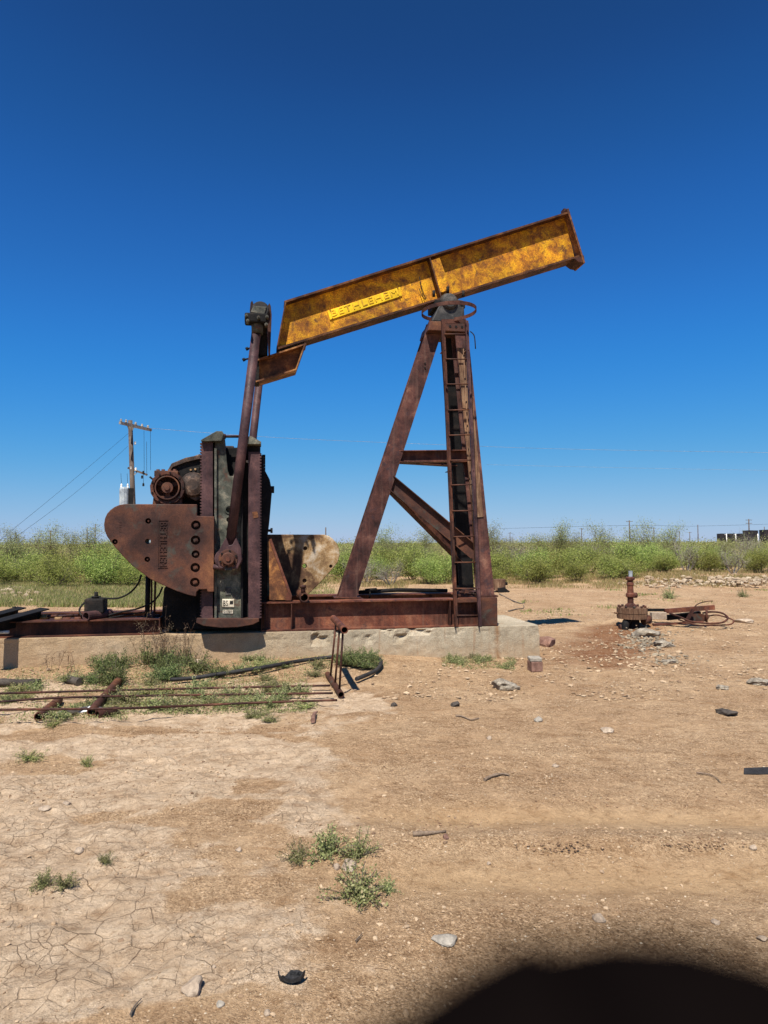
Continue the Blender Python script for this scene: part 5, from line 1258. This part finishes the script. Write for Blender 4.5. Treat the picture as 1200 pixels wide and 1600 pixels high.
for k, px, py, s_, sz, lb in ((0, 465, 1343, .42, .5, 'small green weed at the left of the pair in the foreground'), (1, 512, 1335, .72, .7, 'bushy green weed behind the buff stone in the foreground'), (2, 561, 1338, .5, .6, 'green weed right of the buff stone, upper group'),
        (0, 560, 1398, .8, .7, 'round green weed in front of the buff stone'), (2, 606, 1392, .3, .3, 'low trailing sprig right of the round foreground weed'), (1, 68, 1385, .35, .4, 'small weed on the cracked mud at the left, left sprig'), (2, 100, 1387, .35, .35, 'small weed on the cracked mud at the left, right sprig'),
        (5, 45, 1187, .9, .5, 'low straggly weed at the far left of the soil'), (5, 137, 1198, .35, .7, 'small dry tuft right of the straggly weed'), (1, 165, 1348, .25, .3, 'tiny weed in a hollow above the cracked mud'),
        (2, 1046, 935, 1.6, 1.6, 'low round weed alone on the bare ground behind the frame'), (2, 1161, 933, 1.2, 1.2, 'small round weed alone on the bare ground at the right')):
    put_weed(k, px, py, s_*(1.3 if py > 1200 else 1), sz*1.4, lb)
wl = 'green weeds growing along the front of the slab'
spots = []
rw = random.Random(5)
def cl(x0, x1, y0, y1, n, ks, s0, s1, lab):
    for _ in range(n): spots.append((rw.choice(ks), rw.uniform(x0, x1), rw.uniform(y0, y1), rw.uniform(s0, s1), lab))
cl(140, 190, 1040, 1075, 6, [3, 4], .7, 1.1, 'dark green weed between slab and short pipe')
cl(215, 345, 1028, 1062, 13, [3, 4, 3], .7, 1.2, 'leafy green weed below the crank, before the slab')
cl(180, 330, 1068, 1110, 18, [0, 1, 5, 2], .8, 1.2, 'grey green weed growing between the three rods')
cl(330, 480, 1075, 1108, 17, [0, 1, 2, 5], .7, 1.1, 'grey green weed at the right part of the rods')
cl(370, 430, 1110, 1130, 4, [0, 1], .4, .7, 'small weed below the nearest rod')
cl(350, 500, 1032, 1062, 13, [5, 0, 1], .7, 1.0, 'yellowish weed around the black hose')
cl(535, 590, 1029, 1044, 11, [3, 4, 0], .6, 1.0, 'green weed inside the bend of the hose')
cl(605, 670, 1004, 1022, 4, [0, 1], .5, .7, 'small weed by the slab right of the stand')
cl(695, 800, 1022, 1045, 13, [0, 1, 2], .6, .95, 'grey green weed at the slab foot near its end')
cl(40, 190, 1105, 1135, 9, [0, 1, 5], .6, 1.0, 'grey green weed below the rods at the left')
cl(20, 120, 1050, 1080, 8, [0, 1, 5], .6, 1.0, 'grey green weed before the slab, left part')
cl(0, 130, 1082, 1100, 5, [0, 5], .5, .8, 'low weed between the rods at the far left')
spots.sort(key=lambda q: (q[4], q[1]))
for k, x, y, s_, lb in spots:
    same = [q for q in spots if q[4] == lb]
    put_weed(k, x, y, s_*1.05, s_*rw.uniform(.6, 1.0)*(1.55 if k in (3, 4) else 1.1), lb + ordinal(same.index((k, x, y, s_, lb)), len(same)), lb)
# low creeping ground cover among the weeds
def mat_pts(n, boxes):
    out = []
    for (x0, x1, y0, y1, w_) in boxes:
        for _ in range(int(n*w_)):
            p = G(rw.uniform(x0, x1), rw.uniform(y0, y1)); out.append((p.x, p.y))
    A = np.array(out); k = (fbm(A[:,0]*2.2, A[:,1]*2.2, 55, 3) > -.2 + .25*rng.uniform(-1, 1, len(A))) & offslab(A[:,0], A[:,1]); A = A[k]
    return np.stack([A[:,0], A[:,1], hgt(A[:,0], A[:,1])+rng.uniform(0, .03, len(A))], 1)
C = mat_pts(1, [(0, 200, 1045, 1130, 5000), (130, 480, 1065, 1118, 12000), (200, 520, 1020, 1065, 8500), (520, 592, 1005, 1046, 1800), (600, 680, 1004, 1025, 1200), (690, 805, 1018, 1048, 3500)])
v, f = leaf_quads(C, .022, .011, rng, -.1); tag(raw('ground_cover', v, f, M['weed']), 'creeping small leaved weeds on the soil before the slab', kind='stuff')
# dry brown stalks in front of the crank
WW_ = 0
for j, (px, py, hpx, n) in enumerate(((235, 1045, 75, 12), (262, 1040, 70, 14), (320, 1032, 75, 16), (345, 1030, 60, 10), (290, 1042, 60, 10), (390, 1018, 40, 6), (95, 1050, 30, 8))):
    p = gz(px, py); k_ = p.y/FPX; r_ = np.random.default_rng(900+j); segs = []; C = []
    for i in range(n):
        q = np.array([r_.normal(0, .09), r_.normal(0, .05), 0]); dr_ = np.array([r_.normal(0, .25), r_.normal(0, .2), 1.0]); ln = hpx*k_*r_.uniform(.5, 1.05)
        for t in range(5):
            q2 = q + (dr_+r_.normal(0, .1, 3))*ln/5; segs.append((q, q2, .0022, .0018)); 
            if t > 1:
                m_ = 9; C.append(q2 + r_.normal(0, .018, (m_, 3)))
                b2 = q2 + r_.normal(0, .05, 3)+np.array([0, 0, .03]); segs.append((q2, b2, .0015, .001)); C.append(b2 + r_.normal(0, .008, (5, 3)))
            q = q2
    e_ = empty('dry_weed', p); tag(e_, ('dry brown weed stalks against the slab' if j < 6 else 'thin dry weed tuft before the slab at the left') + ['', ' left of the crank', ' under the crank foot', ' right below the crank foot', ' left below the crank', ' right of the crank', ''][j], 'dry weed')
    tv, tf = tubes(segs); raw('stems', tv, tf, M['seed'], e_); v, f = leaf_quads(np.concatenate(C), .013, .007, r_); raw('seed_heads', v, f, M['seed'], e_)

# ================================================================== POLES, WIRES, TANKS
PY = 46
pb_ = AT(208, 800, PY); pt_ = AT(203.5, 657, PY)
pe = empty('utility_pole', (pb_.x+.1, PY, 0)); tag(pe, 'tall wooden utility pole with crossarms left of the pump', 'utility pole')
L_ = lambda px, py, dy=0: AT(px, py, PY+dy) - pe.location
MB().tube((.1, 0, -.3), L_(203.5, 657), .2, .14, n=14).build('pole', M['pole_wood'], pe)
for dy, x0, y0, x1, y1 in ((-.3, 187, 660.5, 231, 671), (.35, 196, 662, 236, 672)):
    MB().bar(L_(x0, y0, dy-1.2), L_(x1, y1, dy+1.2), .14, .17).build('crossarm', M['arm_wood'], pe)
for x, y in ((189, 659), (197, 660), (212, 664), (222, 667), (231, 669)):
    q = L_(x, y, -.2); MB().lathe(q, (0, 0, 1), [(.05, 0), (.09, .04), (.06, .1), (.08, .14), (.03, .2), (0, .2)], 10).build('insulator', M['arm_wood'], pe)
MB().bar(L_(200, 731), L_(230, 742), .12, .13).build('crossarm', M['pole_wood'], pe)
for x0, y0, x1, y1 in ((199, 664, 203, 677), (209, 667, 205, 677), (216, 735, 209, 743)):
    MB().bar(L_(x0, y0), L_(x1, y1), .04, .05).build('brace', M['arm_wood'], pe)
for x, y in ((205, 731), (212, 733), (224, 738), (222, 745), (224, 757), (211, 692)):
    q = L_(x, y, -.1); MB().lathe(q, (0, 0, 1), [(.04, -.12), (.08, -.08), (.05, -.02), (.08, .03), (.03, .1)], 10).build('cutout_fuse', M['white' if x < 215 else 'grease'], pe)
for x, y0, y1 in ((225, 673, 737), (235, 672, 735), (224, 740, 758), (229, 690, 740)):
    MB().tube(L_(x, y0), L_(x+.3, y1), .012, n=4).build('drop_wire', M['grease'], pe)
tq = AT(194, 786, PY-.1); te = empty('transformer', (tq.x, tq.y, tq.z-1.4)); tag(te, 'pale grey cylindrical transformer beside the wooden pole', 'transformer')
sP = PY/FPX
MB().lathe((0, 0, 0), (0, 0, 1), [(0, 0), (.3, 0), (.31, .05), (.31, 2.35), (.27, 2.45), (0, 2.5)], 18).build('tank', M['galv'], te)
for dx in (-.2, .22): MB().lathe((dx, 0, 2.3), (0, 0, 1), [(.1, 0), (.05, .1), (.09, .15), (.05, .22), (.07, .3), (0, .45)], 10).build('bushing', M['white'], te)
MB().box(.28, -.08, 1.2, .62, .08, 2.4).build('mount', M['grease'], te)
for dx in (-.2, .22): MB().tube((dx, 0, 2.7), (dx-.05, 0, 3.4), .012, n=4).build('lead_wire', M['grease'], te)
# power lines
def wire(name, pts, r, label, Ys, mat='grease'):
    P3 = [AT(x, y, Y_) for (x, y), Y_ in zip(pts, Ys)]; o_ = P3[0].copy()
    o = MB().path(smooth_path([p_-o_ for p_ in P3], 6), r, 4).build(name, M[mat]); o.location = o_; tag(o, label, 'wire'); return o
wire('power_line', [(202, 676), (100, 762), (-30, 868)], .008, 'upper thin wire running down left from the pole', (46, 40, 34))
wire('power_line', [(200, 697), (120, 768), (10, 850), (-20, 874)], .008, 'lower thin wire running down left from the pole', (46, 40, 34, 33))
wire('power_line', [(233, 669), (420, 683), (640, 693), (900, 702), (1260, 708)], .008, 'thin pale wire running right from the pole across the sky', (46, 47, 48, 50, 52), 'arm_wood')
wire('power_line', [(760, 726), (980, 731), (1260, 736)], .01, 'faint lower wire at the right of the sky', (90, 92, 95), 'arm_wood')
wire('power_line', [(780, 826), (984, 821), (1091, 822), (1260, 817)], .04, 'faint wire between the distant poles', (300, 260, 290, 300), 'grease')
def farpole(px, ytop, d, arms, label, w=.16):
    base = AT(px, 849, d); top = AT(px, ytop, d); e_ = empty('distant_pole', (base.x, d, 0)); tag(e_, label, 'utility pole', 'distant utility poles')
    h = top.z; MB().tube((0, 0, -.2), (0, 0, h), w, w*.8, n=8).build('pole', M['pole_wood'], e_)
    for k in range(arms): MB().bar((-1.25, 0, h-.4-1.3*k), (1.25, 0, h-.4-1.3*k), .16, .18).build('crossarm', M['pole_wood'], e_)
farpole(984, 813, 260, 1, 'distant wooden pole with one crossarm right of the wellhead top', .24)
farpole(1022, 824, 330, 1, 'slim distant pole next right of the tall one', .22)
farpole(1062, 830, 400, 0, 'short distant pole without arm left of the tallest thin one', .22)
farpole(1078, 831, 400, 1, 'short distant pole with an arm beside the thin one', .22)
farpole(1091, 820, 330, 0, 'thin bare distant pole left of the tanks', .24)
farpole(1171, 811, 270, 2, 'distant pole with two crossarms behind the tanks', .26)
farpole(1195, 823, 330, 0, 'distant bare pole above the rightmost tank', .2)
farpole(909, 825, 330, 1, 'distant pole between wellhead and post, small arm', .2)
farpole(797, 832, 380, 1, 'distant pole just right of the post', .2)
farpole(79, 829, 330, 1, 'distant pole at the far left with a small arm', .35)
farpole(136, 824, 330, 0, 'distant bare pole, left one of the pair at the left', .25)
farpole(148.5, 819, 330, 1, 'distant pole with arm, right one of the pair at the left', .25)
farpole(509, 824, 300, 0, 'distant bare pole over the far counterweight', .3)
for k_, (x0, x1, yt, d, lb) in enumerate(((1121, 1134.5, 833.5, 250, 'leftmost of the small black tanks on the horizon'), (1136.5, 1149, 833.5, 250, 'second small black tank from the left on the horizon'), (1151, 1163, 833.5, 252, 'third small black tank, touching the taller one'), (1162, 1183.5, 828.5, 246, 'tall wide black tank on the horizon under the pole'), (1188.5, 1215, 827.5, 246, 'black tank cut by the right edge of the picture'))):
    a, b_ = AT(x0, 849, d), AT(x1, 849, d); t = AT(x0, yt, d).z; R_ = (b_.x-a.x)/2
    o = MB().lathe((0, 0, 0), (0, 0, 1), [(0, 0), (R_, 0), (R_, t-.25), (R_*1.02, t-.24), (R_*1.02, t-.14), (R_*.95, t-.1), (0, t)], 24).build('storage_tank', M['far_steel'], None)
    o.location = ((a.x+b_.x)/2, d, 0); tag(o, lb, 'tank', 'storage tanks on the horizon')
for k_, (x, lb) in enumerate(((1135.5, 'white pipe between the two leftmost tanks'), (1150, 'white pipe between the second and third tank'), (1184.5, 'white pipe right of the tall tank'))):
    p = AT(x, 849, 244); t = AT(x, 834, 244).z; o = MB().tube((0, 0, 0), (0, 0, t), .16, n=8).tube((0, 0, t-.3), (0, 1.5, t-.3), .12, n=8).build('standpipe', M['white']); o.location = (p.x, 244, 0); tag(o, lb, 'pipe')

# ================================================================== fingertip just in front of the lens
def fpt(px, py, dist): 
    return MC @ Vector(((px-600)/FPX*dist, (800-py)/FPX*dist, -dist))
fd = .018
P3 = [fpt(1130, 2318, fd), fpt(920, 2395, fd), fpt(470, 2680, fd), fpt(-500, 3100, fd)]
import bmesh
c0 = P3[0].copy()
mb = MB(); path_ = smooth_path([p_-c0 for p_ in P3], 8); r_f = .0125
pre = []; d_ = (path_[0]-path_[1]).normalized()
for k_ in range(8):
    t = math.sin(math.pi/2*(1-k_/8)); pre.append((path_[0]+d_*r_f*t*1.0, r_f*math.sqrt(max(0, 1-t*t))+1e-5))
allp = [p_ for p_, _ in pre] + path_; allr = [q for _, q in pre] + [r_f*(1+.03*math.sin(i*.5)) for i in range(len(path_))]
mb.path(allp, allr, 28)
fo = mb.build('fingertip', M['shaded_skin']); fo.location = c0
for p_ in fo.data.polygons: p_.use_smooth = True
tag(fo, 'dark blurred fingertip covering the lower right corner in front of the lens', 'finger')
bpy.context.view_layer.update()
